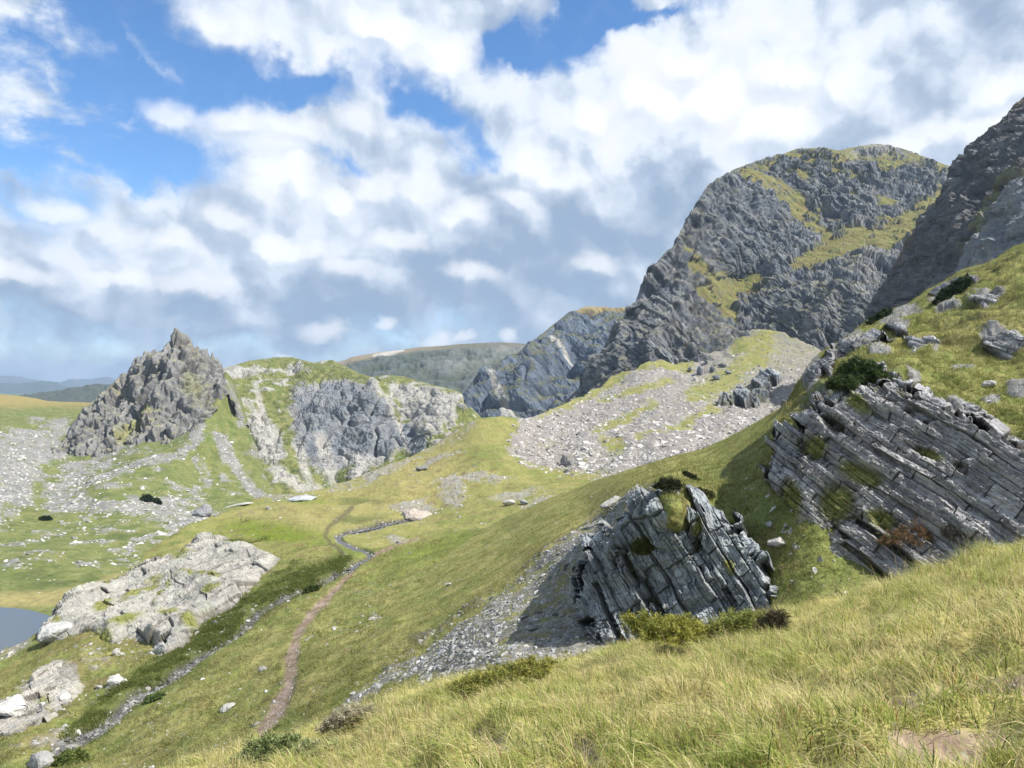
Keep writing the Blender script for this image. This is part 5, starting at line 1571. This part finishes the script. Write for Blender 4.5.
for poly_, ang_, lab_, sd_, beds_, kw_ in (
        ([(980, 338), (1005, 328), (1045, 340), (1045, 362), (1000, 354), (982, 348)], 28, "low grey ledge cropping out of the turf at the right edge of the knoll", 503, ((0.4, 1.6, 0.5, 0.4), (0.16, 0.8, 0.2, 0.3)), {}),
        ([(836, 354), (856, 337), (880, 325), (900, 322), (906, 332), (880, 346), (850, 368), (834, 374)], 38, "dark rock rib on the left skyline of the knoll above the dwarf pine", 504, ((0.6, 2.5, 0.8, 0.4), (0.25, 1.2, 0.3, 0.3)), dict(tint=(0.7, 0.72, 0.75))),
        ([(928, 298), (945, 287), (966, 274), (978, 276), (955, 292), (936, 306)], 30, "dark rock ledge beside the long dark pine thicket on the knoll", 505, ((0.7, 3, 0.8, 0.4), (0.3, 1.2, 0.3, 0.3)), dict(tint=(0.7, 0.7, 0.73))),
        ([(908, 342), (930, 336), (946, 346), (918, 354)], 22, "small grey ledge in the middle of the knoll turf", 506, ((0.35, 1.4, 0.45, 0.4), (0.15, 0.7, 0.2, 0.3)), {}),
        ([(972, 300), (990, 292), (1012, 294), (1010, 303), (985, 306)], 15, "pale stony patch high on the knoll near the right edge", 510, ((0.5, 1.6, 0.4, 0.4), (0.2, 0.9, 0.25, 0.3)), dict(tint=(1.35, 1.32, 1.28))),
        ([(935, 404), (955, 398), (980, 408), (985, 420), (955, 418)], 30, "flat grey rock patch in the turf above the right bedded outcrop", 511, ((0.3, 1.3, 0.4, 0.4), (0.13, 0.6, 0.2, 0.3)), {}),
        ([(806, 386), (812, 367), (826, 353), (840, 350), (832, 374), (816, 398)], 50, "dark rock rib along the left edge of the knoll", 509, ((0.5, 2.2, 0.8, 0.4), (0.2, 1.0, 0.3, 0.3)), dict(tint=(0.72, 0.74, 0.78)))):
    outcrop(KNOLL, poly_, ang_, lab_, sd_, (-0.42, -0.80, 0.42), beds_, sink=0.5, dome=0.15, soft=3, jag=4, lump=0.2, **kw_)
outcrop(MEADOW, [(724, 412), (732, 398), (750, 386), (770, 374), (780, 380), (770, 396), (752, 410), (734, 418)], 45, "grey rock rib breaking out of the scree just above the spur crest", 507, (-0.42, -0.80, 0.42), ((5, 18, 6, 0.4), (2, 8, 2.4, 0.3)), sink=4.0, dome=6, lump=3, planar=0.3, tint=(0.85, 0.9, 0.95))
outcrop(SPUR, [(776, 396), (788, 384), (804, 378), (812, 386), (798, 400), (780, 408)], 40, "pale slab rib at the top of the spur left of the knoll", 508, (-0.42, -0.80, 0.42), ((1.0, 4, 1.4, 0.4), (0.4, 2.0, 0.5, 0.3)), sink=1.0, dome=0.6, lump=0.4, tint=(1.5, 1.5, 1.5))
print("rocks", round(time.time() - T0, 1))

# ------------------------------------------------------------------ plants
def needles(pos, axis, length, width, col, per, spread=0.9, droop=0.0, seed=0):
    """sprigs: per-sprig blades leaving an axis; every blade a narrow triangle pair"""
    r = np.random.default_rng(seed)
    n = len(pos)
    t = r.random((n, per))
    d = r.normal(size=(n, per, 3))
    d -= axis[:, None] * (d * axis[:, None]).sum(-1, keepdims=True)
    d /= np.linalg.norm(d, axis=-1, keepdims=True) + 1e-9
    dirn = axis[:, None] * (1 - spread * 0.5) + d * spread
    dirn[..., 2] -= droop
    dirn /= np.linalg.norm(dirn, axis=-1, keepdims=True)
    root = pos[:, None] + axis[:, None] * (t * length[:, None])[..., None]
    side = np.cross(dirn, r.normal(size=(n, per, 3)))
    side /= np.linalg.norm(side, axis=-1, keepdims=True) + 1e-9
    ln = (length[:, None] * r.uniform(0.35, 0.7, (n, per)))[..., None]
    w = (width * r.uniform(0.7, 1.3, (n, per)))[..., None]
    V = np.stack([root - side * w * 0.5, root + side * w * 0.5, root + dirn * ln * 0.55 + side * w * 0.55, root + dirn * ln * 0.55 - side * w * 0.55, root + dirn * ln], 2)
    V = V.reshape(-1, 3)
    b0 = (np.arange(n * per) * 5)[:, None]
    Q = b0 + np.array([[0, 1, 2, 3]])
    Tr = b0 + np.array([[3, 2, 4]])
    C_ = np.repeat(np.repeat(col, per, 0) * r.uniform(0.7, 1.3, (n * per, 1)), 5, 0)
    return V, [Q, Tr], C_


def tubes(paths, r0, col, sides=5):
    Vs, Fs, base = [], [], 0
    for pth in paths:
        pth = np.array(pth)
        m = len(pth)
        for k in range(m):
            rr = r0 * (1 - 0.75 * k / max(m - 1, 1))
            a = np.arange(sides) * 2 * math.pi / sides
            Vs.append(pth[k] + np.stack([np.cos(a) * rr, np.sin(a) * rr, a * 0], -1))
        i = np.arange((m - 1) * sides)
        q, s_ = i // sides, i % sides
        Fs.append(base + np.stack([q * sides + s_, q * sides + (s_ + 1) % sides, (q + 1) * sides + (s_ + 1) % sides, (q + 1) * sides + s_], -1))
        base += m * sides
    return np.concatenate(Vs), np.concatenate(Fs), np.tile(col, (base, 1))


M_BARK, _, _b2 = principled("bark", 0.9, 0.1)
_b2.inputs['Base Color'].default_value = (0.09, 0.065, 0.045, 1)


def shrub(layer, x, y, wx, wy, hz, label, cols, nsp, per, slen, swid, seed, upright=0.5, rot=0.0, name="shrub", cat="shrub", sink=0.05, spread=0.9, group=None, follow=True):
    r = np.random.default_rng(seed)
    p_, nn_ = layer.surf(np.array([float(x)]), np.array([float(y)]))
    p_, nn_ = p_[0], nn_[0]
    root = bpy.data.objects.new(name, None)
    COL.objects.link(root)
    root.location = [float(c_) for c_ in p_]
    root.empty_display_size = 0.2
    tag(root, label, cat, group)
    # lumpy dome of sprigs
    u = r.normal(size=(nsp, 3))
    u[:, 2] = np.abs(u[:, 2]) * 0.9 + 0.05
    u /= np.linalg.norm(u, axis=1, keepdims=True)
    lump = 0.72 + 0.55 * fbm(u + seed, 0.55, 3, seed)
    rad = lump * r.uniform(0.45, 1.0, nsp) ** 0.45
    q = u * rad[:, None] * np.array([wx / 2, wy / 2, hz])
    a = math.radians(rot)
    q[:, :2] = q[:, :2] @ np.array([[math.cos(a), math.sin(a)], [-math.sin(a), math.cos(a)]])
    if follow:
        nz = max(nn_[2], 0.35)
        q[:, 2] -= (q[:, 0] * nn_[0] + q[:, 1] * nn_[1]) / nz * 0.9
    q[:, 2] -= sink * hz
    ax = u * (1 - upright) + np.array([0, 0, 1.0]) * upright + r.normal(size=(nsp, 3)) * 0.22
    ax /= np.linalg.norm(ax, axis=1, keepdims=True)
    cmix = np.clip(0.5 + r.normal(size=nsp) * 0.28 + fbm(q + seed, max(wx, hz) * 0.25, 3, seed + 2) * 0.6, 0, 1)
    cc = lerp(np.array(cols[0]), np.array(cols[1]), cmix)
    if len(cols) > 2:
        pick = r.random(nsp) < 0.16
        cc[pick] = cols[2]
    V, Fc, C_ = needles(q, ax, slen * r.uniform(0.6, 1.3, nsp), swid, cc, per, spread, 0.0, seed)
    fo = link("foliage", make_mesh("foliage", V, Fc, M_LEAF, C_, smooth=False), root)
    pths = []
    for k in range(min(14, max(5, nsp // 60))):
        tgt = q[r.integers(nsp)]
        pths.append([(0 + r.normal() * 0.03 * wx, r.normal() * 0.03 * wy, -0.1 * hz), tgt * [0.5, 0.5, 0.35] + r.normal(size=3) * 0.03 * wx, tgt * 0.93])
    V, Fc, C_ = tubes(pths, max(0.012, 0.02 * hz), np.array([0.1, 0.07, 0.05]))
    link("stem", make_mesh("stem", V, Fc, M_BARK), root)
    return root


PINE = ((0.018, 0.034, 0.012), (0.050, 0.085, 0.022), (0.085, 0.125, 0.035))
shrub(OUT_A, 862, 390, 3.0, 2.0, 1.6, "bushy dark dwarf pine growing over the top of the right bedded outcrop", PINE, 1000, 26, 0.34, 0.022, 601, upright=0.72, follow=False, name="dwarf_pine", cat="dwarf pine")
shrub(OUT_A, 846, 398, 1.7, 1.5, 0.7, "low green pine mat left of the bushy dark dwarf pine on the outcrop", ((0.03, 0.05, 0.014), (0.075, 0.105, 0.026)), 420, 22, 0.26, 0.02, 602, 0.6, follow=False, name="dwarf_pine", cat="dwarf pine")
shrub(KNOLL, 952, 296, 6.2, 2.2, 1.5, "long dark pine thicket lying across the upper knoll", ((0.012, 0.024, 0.009), (0.032, 0.058, 0.016)), 900, 24, 0.42, 0.035, 603, 0.6, rot=25, name="dwarf_pine", cat="dwarf pine")
shrub(KNOLL, 878, 322, 3.4, 1.6, 0.7, "thin dark pine mat under the skyline rock rib of the knoll", ((0.014, 0.026, 0.009), (0.035, 0.06, 0.018)), 350, 22, 0.4, 0.035, 604, 0.5, rot=20, name="dwarf_pine", cat="dwarf pine")
shrub(OUT_B, 646, 552, 1.25, 1.0, 0.62, "small yellow green shrub rooted in the left bedded outcrop", ((0.06, 0.075, 0.02), (0.13, 0.135, 0.035)), 300, 20, 0.16, 0.014, 605, 0.5, follow=False)
shrub(OUT_B, 674, 498, 1.5, 1.0, 0.55, "dark shrub crowning the top of the left bedded outcrop", ((0.018, 0.026, 0.01), (0.045, 0.06, 0.02)), 300, 20, 0.18, 0.018, 606, 0.5, follow=False)
shrub(SPUR, 694, 478, 1.9, 1.0, 0.4, "very dark shrub on the turf just above the left bedded outcrop", ((0.014, 0.02, 0.008), (0.04, 0.05, 0.018)), 260, 20, 0.18, 0.018, 607, 0.45)
shrub(SPUR, 704, 496, 1.4, 1.0, 0.3, "low brownish green shrub mat between the dark shrub and the hollow", ((0.05, 0.055, 0.02), (0.09, 0.09, 0.03)), 200, 20, 0.16, 0.016, 608, 0.4)
JUN = ((0.17, 0.19, 0.035), (0.36, 0.34, 0.07), (0.42, 0.40, 0.11))
shrub(BANK, 692, 652, 2.2, 1.1, 0.40, "bright yellow green juniper mat on the bank below the left bedded outcrop", JUN, 1500, 18, 0.10, 0.007, 609, 0.35, name="juniper", cat="juniper", sink=-0.12)
shrub(BANK, 748, 641, 1.1, 0.8, 0.34, "pale green juniper mat at the right end of the bright juniper", ((0.17, 0.2, 0.05), (0.33, 0.33, 0.09)), 600, 18, 0.09, 0.007, 610, 0.4, name="juniper", cat="juniper", sink=-0.12)
shrub(BANK, 500, 692, 2.0, 0.9, 0.27, "small yellow green juniper mat on the bank edge under the near scree", ((0.17, 0.19, 0.04), (0.34, 0.32, 0.08)), 800, 18, 0.09, 0.007, 611, 0.4, name="juniper", cat="juniper", sink=-0.12)
shrub(BANK, 772, 640, 0.34, 0.3, 0.30, "dark dried tussock on the bank right of the juniper mats", ((0.035, 0.03, 0.02), (0.09, 0.07, 0.04)), 240, 16, 0.14, 0.006, 612, 0.6, name="tussock", cat="tussock")
shrub(BANK, 300, 760, 1.25, 0.7, 0.22, "grey green leafy shrub at the lower left end of the bank", ((0.16, 0.2, 0.08), (0.36, 0.4, 0.16), (0.46, 0.44, 0.28)), 800, 16, 0.10, 0.011, 613, 0.4, sink=-0.12)
shrub(BANK, 258, 772, 0.8, 0.6, 0.18, "small dark leafy shrub left of the grey green shrub on the bank", ((0.10, 0.13, 0.05), (0.22, 0.27, 0.10)), 500, 16, 0.10, 0.010, 614, 0.4, sink=-0.12)
shrub(BANK, 350, 733, 0.9, 0.5, 0.2, "twiggy brown grey shrub on the bank edge near the footpath", ((0.28, 0.25, 0.17), (0.46, 0.42, 0.3)), 420, 14, 0.10, 0.006, 615, 0.5, sink=-0.12)
shrub(OUT_A, 908, 549, 2.8, 0.8, 1.0, "dry reddish brown plant clump at the foot of the right bedded outcrop", ((0.14, 0.075, 0.04), (0.27, 0.17, 0.09), (0.14, 0.14, 0.05)), 420, 12, 0.22, 0.014, 616, 0.75, follow=False, name="dry_plants", cat="dry plant")
shrub(OUT_A, 955, 541, 1.2, 0.6, 0.8, "grey twiggy plant clump right of the reddish dry plants", ((0.09, 0.075, 0.055), (0.15, 0.13, 0.10)), 160, 12, 0.2, 0.011, 617, 0.75, follow=False, name="dry_plants", cat="dry plant")
shrub(MEADOW, 155, 701, 1.9, 1.5, 0.6, "round green bush beside the dark stream bed", ((0.08, 0.125, 0.035), (0.17, 0.23, 0.07)), 260, 18, 0.3, 0.045, 618, 0.4)
shrub(MEADOW, 72, 762, 3.0, 2.4, 1.2, "rounded green bush at the lower left corner beside the layered rock", ((0.08, 0.115, 0.028), (0.18, 0.22, 0.055)), 520, 18, 0.3, 0.045, 619, 0.4)
shrub(LEFT, 147, 501, 5.5, 4, 2.6, "dark round shrub on the left hillside, the larger of a touching pair", ((0.014, 0.028, 0.010), (0.035, 0.058, 0.016)), 200, 16, 1.1, 0.2, 620, 0.4)
shrub(LEFT, 157, 503, 4.0, 3, 2.0, "dark round shrub on the left hillside, the smaller of a touching pair", ((0.014, 0.028, 0.010), (0.035, 0.058, 0.016)), 150, 16, 1.0, 0.2, 621, 0.4)
shrub(LEFT, 46, 520, 5.0, 2.5, 1.2, "low dark shrub on the stony slope above the lake", ((0.014, 0.028, 0.010), (0.04, 0.06, 0.018)), 150, 16, 0.8, 0.15, 622, 0.4)
shrub(MEADOW, 312, 592, 3.2, 1.6, 0.7, "dark heath shrub on the near bank of the stream below its bend", ((0.05, 0.075, 0.02), (0.12, 0.15, 0.04)), 260, 16, 0.3, 0.05, 623, 0.4)


def blades(name, layer, n, weight, h, w, screen, colfn, label, seed, seg=2, lean=0.5, wind=(-0.35, -0.1), clump=None, kind='stuff', sink=0.01):
    r = np.random.default_rng(seed)
    pos, nr, j, i = layer.scatter(n, weight, screen)
    pos = pos.astype(np.float32)
    hh = r.uniform(h[0], h[1], n) * (0.55 + 0.9 * np.clip(fbm(pos, clump or 0.6, 2, seed) + 0.4, 0, 1.2))
    ang = r.random(n) * 2 * math.pi
    # blades of a tussock lean away from its middle
    e = 0.06 * (clump or 0.6) * 2
    cl = clump or 0.6
    f0 = fbm(pos, cl, 2, seed + 7)
    gx = (fbm(pos + np.array([e, 0, 0], np.float32), cl, 2, seed + 7) - f0) / e * cl
    gy = (fbm(pos + np.array([0, e, 0], np.float32), cl, 2, seed + 7) - f0) / e * cl
    ld_ = np.stack([np.cos(ang) * 0.45 - gx * 0.35 + wind[0], np.sin(ang) * 0.45 - gy * 0.35 + wind[1]], -1) * lean * r.uniform(0.4, 1.5, (n, 1))
    yaw = r.random(n) * math.pi
    side = np.stack([np.cos(yaw), np.sin(yaw), np.zeros(n)], -1)
    ww = (w * r.uniform(0.6, 1.4, n))[:, None]
    pos[:, 2] -= sink
    rows = []
    for k in range(seg):
        t = k / seg
        c_ = pos + np.stack([ld_[:, 0] * hh * t * t, ld_[:, 1] * hh * t * t, hh * t * (1 - 0.18 * t * np.minimum(np.hypot(ld_[:, 0], ld_[:, 1]), 1.5))], -1)
        tw = ww * (1 - 0.45 * t)
        rows += [c_ - side * tw * 0.5, c_ + side * tw * 0.5]
    t = 1.0
    rows.append(pos + np.stack([ld_[:, 0] * hh, ld_[:, 1] * hh, hh * (1 - 0.30 * np.minimum(np.hypot(ld_[:, 0], ld_[:, 1]), 1.8))], -1))
    V = np.stack(rows, 1)
    m = V.shape[1]
    b0 = (np.arange(n) * m)[:, None]
    Fs = []
    if seg > 1:
        Fs.append(np.concatenate([b0 + np.array([[2 * k, 2 * k + 1, 2 * k + 3, 2 * k + 2]]) for k in range(seg - 1)]))
    Fs.append(b0 + np.array([[m - 3, m - 2, m - 1]]))
    cc = colfn(pos, r, f0)
    C_ = np.repeat(cc, m, 0)
    o = link(name, make_mesh(name, V.reshape(-1, 3), Fs, M_BLADE, C_, smooth=False))
    tag(o, label, "grass", kind=kind)
    return o


def bank_cols(pos, r, f0):
    n = len(pos)
    a = fbm(pos, 1.6, 3, 201)
    b_ = fbm(pos, 0.5, 3, 202)
    g = lerp(np.array([0.25, 0.32, 0.075]), np.array([0.48, 0.51, 0.15]), r.random(n))
    d = lerp(np.array([0.60, 0.51, 0.22]), np.array([0.80, 0.70, 0.42]), r.random(n))
    p = np.clip(0.50 + a * 0.6 + b_ * 0.6, 0.05, 0.9)
    c_ = np.where((r.random(n) < p)[:, None], d, g)
    red = r.random(n) < 0.03
    c_[red] = np.array([0.30, 0.15, 0.06])
    dk = r.random(n) < 0.10
    c_[dk] = np.array([0.07, 0.10, 0.03])
    return c_ * r.uniform(0.8, 1.2, (n, 1))


wt = (1 - 0.97 * sm(BANK_BARE + fbm(BANK.P, 0.3, 2, 211) * 0.3, 0.3, 0.6)) * sm(BANK.P[..., 1], 1.6, 2.6) * (BANK.py < 1000) * (0.35 + 0.65 * sm(BANK_TUFT, -0.15, 0.3))
wt[:BANK.nb] = 0.3
BANK.back_too = True
blades("bank_grass", BANK, 275000, wt, (0.05, 0.21), 0.0055, 0.42, bank_cols, "yellow green tufted grass covering the foreground bank", 701, seg=3, lean=1.35, clump=0.45)


def straw_cols(pos, r, f0):
    return lerp(np.array([0.34, 0.28, 0.13]), np.array([0.52, 0.44, 0.26]), r.random(len(pos))) * r.uniform(0.8, 1.2, (len(pos), 1))


crest = wt * (0.4 + 1.5 * sm(-BANK.px, -260, -180)) * sm(fbm(BANK.P, 0.5, 2, 212), 0.0, 0.3)
blades("straw_grass", BANK, 6000, crest, (0.22, 0.46), 0.004, 0.4, straw_cols, "thin dry straw stalks standing above the bank grass", 702, seg=3, lean=0.5, clump=0.8)


def turf_cols(pos, r, f0, dark=0.35):
    n = len(pos)
    a = fbm(pos, 7, 3, 203)
    b_ = fbm(pos, 1.8, 3, 204)
    g = lerp(np.array([0.13, 0.165, 0.042]), np.array([0.26, 0.265, 0.08]), r.random(n))
    d = lerp(np.array([0.30, 0.26, 0.11]), np.array([0.45, 0.38, 0.19]), r.random(n))
    p = np.clip(0.22 + a * 0.5 + b_ * 0.5, 0.03, 0.7)
    c_ = np.where((r.random(n) < p)[:, None], d, g)
    lens = fbm(pos, (3.6, 2.6, 0.9), 4, 94)
    mott = fbm(pos, 1.1, 3, 205)
    dk = sm(-lens + mott * 0.5, 0.0, 0.36) * dark
    c_ = lerp(c_, lerp(np.array([0.075, 0.085, 0.024]), np.array([0.135, 0.10, 0.05]), r.random(n)), dk * (r.random(n) < 0.85))
    return c_ * r.uniform(0.85, 1.15, (n, 1))


wk = (1 - 0.9 * np.clip(KNOLL_BARE + KNOLL_FACE * 0.9, 0, 1)) * sm(fbm(KNOLL.P, 1.3, 3, 213), -0.45, 0.25)
wk[:KNOLL.nb] = 0
blades("knoll_grass", KNOLL, 150000, wk, (0.10, 0.36), 0.030, 0.6, lambda a_, b_, c_: turf_cols(a_, b_, c_, 0.75), "short green turf on the knoll at the right", 703, seg=1, lean=1.35, clump=1.4)
ws = (1 - 0.85 * np.clip(FAN * 1.2, 0, 1)) * (0.25 + sm(fbm(SPUR.P, 1.6, 3, 214), -0.2, 0.3))
ws[:SPUR.nb] = 0
blades("spur_grass", SPUR, 150000, ws, (0.08, 0.34), 0.032, 0.6, turf_cols, "short green turf on the grassy spur", 704, seg=1, lean=1.35, clump=1.6)
wm = (1 - np.clip(SCREE_M * 1.3, 0, 1)) * (1 - BED_M) * (1 - PATH_M) * (1 - np.clip(LEFTST, 0, 1)) * (MEADOW.P[..., 1] < 130) * (0.25 + sm(fbm(MEADOW.P, 3, 3, 215), -0.2, 0.3))
wm[:MEADOW.nb] = 0
blades("meadow_grass", MEADOW, 140000, wm, (0.12, 0.42), 0.055, 0.6, turf_cols, "green turf tussocks of the near valley meadow", 705, seg=1, lean=1.35, clump=2.0)
HEATH = b_poly(MEADOW.px, MEADOW.py, [(350, 554), (330, 560), (275, 582), (240, 602), (190, 637), (140, 670), (95, 707), (60, 742), (90, 742), (130, 705), (165, 680), (205, 655), (245, 625), (285, 600), (345, 572)], 4) * sm(fbm(MEADOW.P, 4, 3, 216), -0.25, 0.2) * (1 - BED_M)
HEATH = np.maximum(HEATH, 0.5 * sm(fbm(MEADOW.P, 7, 3, 217), 0.2, 0.4) * b_poly(MEADOW.px, MEADOW.py, [(60, 640), (160, 650), (260, 600), (300, 560), (240, 530), (90, 600)], 20) * (1 - np.clip(LEFTST, 0, 1)))
HEATH[:MEADOW.nb] = 0


def heath_cols(pos, r, f0):
    return lerp(np.array([0.08, 0.11, 0.025]), np.array([0.19, 0.22, 0.055]), np.clip(r.random(len(pos)) * 0.7 + 0.3 * (f0 + 0.5), 0, 1))


o = blades("heath", MEADOW, 42000, HEATH, (0.12, 0.45), 0.09, 0.5, heath_cols, "dark green heath and bilberry growing along the stream bank", 706, seg=1, lean=1.1, clump=1.8)
o['category'] = "heath"
print("plants", round(time.time() - T0, 1))

# ------------------------------------------------------------------ marker post and hikers
p_, _ = MEADOW.surf(np.array([241.0]), np.array([521.0]))
p_ = p_[0]
V, Fc, _c = tubes([[(0, 0, -0.3), (0.02, 0, 0.6), (0.03, 0, 1.35)]], 0.10, np.array([0, 0, 0]), 7)
cap = np.array([[V[:, 0].mean() * 0 + 0.03, 0, 1.40]])
V = np.concatenate([V, cap])
k0 = len(V) - 1
capf = np.array([[k0 - 7 + s_, k0 - 7 + (s_ + 1) % 7, k0] for s_ in range(7)])
M_POST, _, _b3 = principled("old_wood", 0.9, 0.1)
_b3.inputs['Base Color'].default_value = (0.10, 0.07, 0.05, 1)
tag(link("marker_post", make_mesh("marker_post", V, [Fc, capf], M_POST), None, p_), "thin dark wooden marker post at the far edge of the meadow", "post")


def person(x, label, coat, trousers, seed, group=None):
    """a standing hiker grown from a skeleton with a skin modifier"""
    r = np.random.default_rng(seed)
    k = int(np.argmin(np.abs(MOUNTAIN.xs - x)))
    ang = np.argmax(MOUNTAIN.P[:MOUNTAIN.nb + 12, k, 2] / MOUNTAIN.P[:MOUNTAIN.nb + 12, k, 1])
    base = MOUNTAIN.P[ang, k]
    s = r.uniform(-0.1, 0.1)
    J = [(0, 0, 0.95), (0, 0, 1.2), (0, 0.02, 1.42), (0, 0, 1.53), (0, 0.0, 1.63), (0, 0, 1.74),
         (0.10, 0, 0.90), (0.12, 0.05 + s, 0.48), (0.13, 0.02 + s, 0.06), (0.13, -0.12 + s, 0.04),
         (-0.10, 0, 0.90), (-0.12, -0.04, 0.48), (-0.13, -0.02, 0.06), (-0.13, -0.16, 0.04),
         (0.19, 0, 1.40), (0.25, 0.03, 1.12), (0.27, -0.08, 0.88), (-0.19, 0, 1.40), (-0.25, 0.03, 1.12), (-0.26, -0.10, 0.90)]
    Rr = [.15, .15, .15, .06, .09, .07, .09, .06, .045, .04, .09, .06, .045, .04, .06, .045, .035, .06, .045, .035]
    E = [(0, 1), (1, 2), (2, 3), (3, 4), (4, 5), (0, 6), (6, 7), (7, 8), (8, 9), (0, 10), (10, 11), (11, 12), (12, 13), (2, 14), (14, 15), (15, 16), (2, 17), (17, 18), (18, 19)]
    me = bpy.data.meshes.new("person")
    me.from_pydata(J, E, [])
    o = bpy.data.objects.new("person", me)
    COL.objects.link(o)
    m1 = o.modifiers.new("skin", 'SKIN')
    for q, rr in enumerate(Rr):
        me.skin_vertices[0].data[q].radius = (rr, rr * 0.8)
    me.skin_vertices[0].data[0].use_root = True
    o.modifiers.new("sub", 'SUBSURF').levels = 1
    dg = bpy.context.evaluated_depsgraph_get()
    em = bpy.data.meshes.new_from_object(o.evaluated_get(dg))
    o.modifiers.clear()
    o.data = em
    V = np.zeros(len(em.vertices) * 3, np.float32)
    em.vertices.foreach_get('co', V)
    z = V.reshape(-1, 3)[:, 2]
    c_ = np.where((z < 0.92)[:, None], np.array(trousers), np.array(coat))
    c_ = np.where((z > 1.50)[:, None], np.array([0.42, 0.28, 0.2]), c_)
    c_ = np.where((z > 1.68)[:, None], np.array([0.05, 0.035, 0.025]), c_)
    ca = em.color_attributes.new('Col', 'FLOAT_COLOR', 'POINT')
    c4 = np.ones((len(V) // 3, 4), np.float32)
    c4[:, :3] = c_
    ca.data.foreach_set('color', c4.ravel())
    em.materials.clear()
    em.materials.append(M_CLOTH)
    o.location = [float(base[0]), float(base[1]), float(base[2]) - 0.05]
    o.rotation_euler = (0, 0, r.uniform(0, 6.28))
    o.scale = (1.1, 1.1, 1.1)
    tag(o, label, "person", group)


M_CLOTH = mat_vertex("cloth", 8, 0.1, 0.01, 10)
person(770, "hiker in dark clothes standing lowest on the left skyline of the mountain", (0.03, 0.03, 0.05), (0.03, 0.03, 0.03), 1)
person(802, "hiker in dark clothes standing on the skyline hump left of the summit", (0.04, 0.03, 0.03), (0.03, 0.03, 0.04), 2)
person(842, "hiker in dark clothes walking up just left of the stony summit", (0.05, 0.04, 0.04), (0.02, 0.02, 0.03), 3)
person(847, "hiker in a brown coat beside another just left of the stony summit", (0.12, 0.06, 0.04), (0.04, 0.04, 0.05), 4)
person(859, "hiker in dark clothes standing highest on the stony summit", (0.03, 0.03, 0.03), (0.03, 0.03, 0.04), 5)

# ------------------------------------------------------------------ haze
def haze():
    x0, x1, y0, y1, z0, z1 = -16000, 16000, -300, 15000, -93, 330
    v = [(x0, y0, z0), (x1, y0, z0), (x1, y1, z0), (x0, y1, z0), (x0, y0, z1), (x1, y0, z1), (x1, y1, z1), (x0, y1, z1)]
    f = np.array([[0, 3, 2, 1], [4, 5, 6, 7], [0, 1, 5, 4], [1, 2, 6, 5], [2, 3, 7, 6], [3, 0, 4, 7]])
    m = bpy.data.materials.new("haze_air")
    m.use_nodes = True
    nt = m.node_tree
    nt.nodes.clear()
    pv = nt.nodes.new('ShaderNodeVolumePrincipled')
    pv.inputs['Color'].default_value = (0.54, 0.72, 0.98, 1)
    pv.inputs['Density'].default_value = HAZE
    pv.inputs['Anisotropy'].default_value = 0.1
    out = nt.nodes.new('ShaderNodeOutputMaterial')
    nt.links.new(pv.outputs[0], out.inputs['Volume'])
    o = link("haze", make_mesh("haze", v, f, m, smooth=False))
    tag(o, "thin blue haze filling the air over the whole valley", "haze", kind='stuff')


HAZE = 0.00008
haze()
print("script", round(time.time() - T0, 1), "verts", sum(len(o.data.vertices) for o in scn.objects if o.type == 'MESH'))
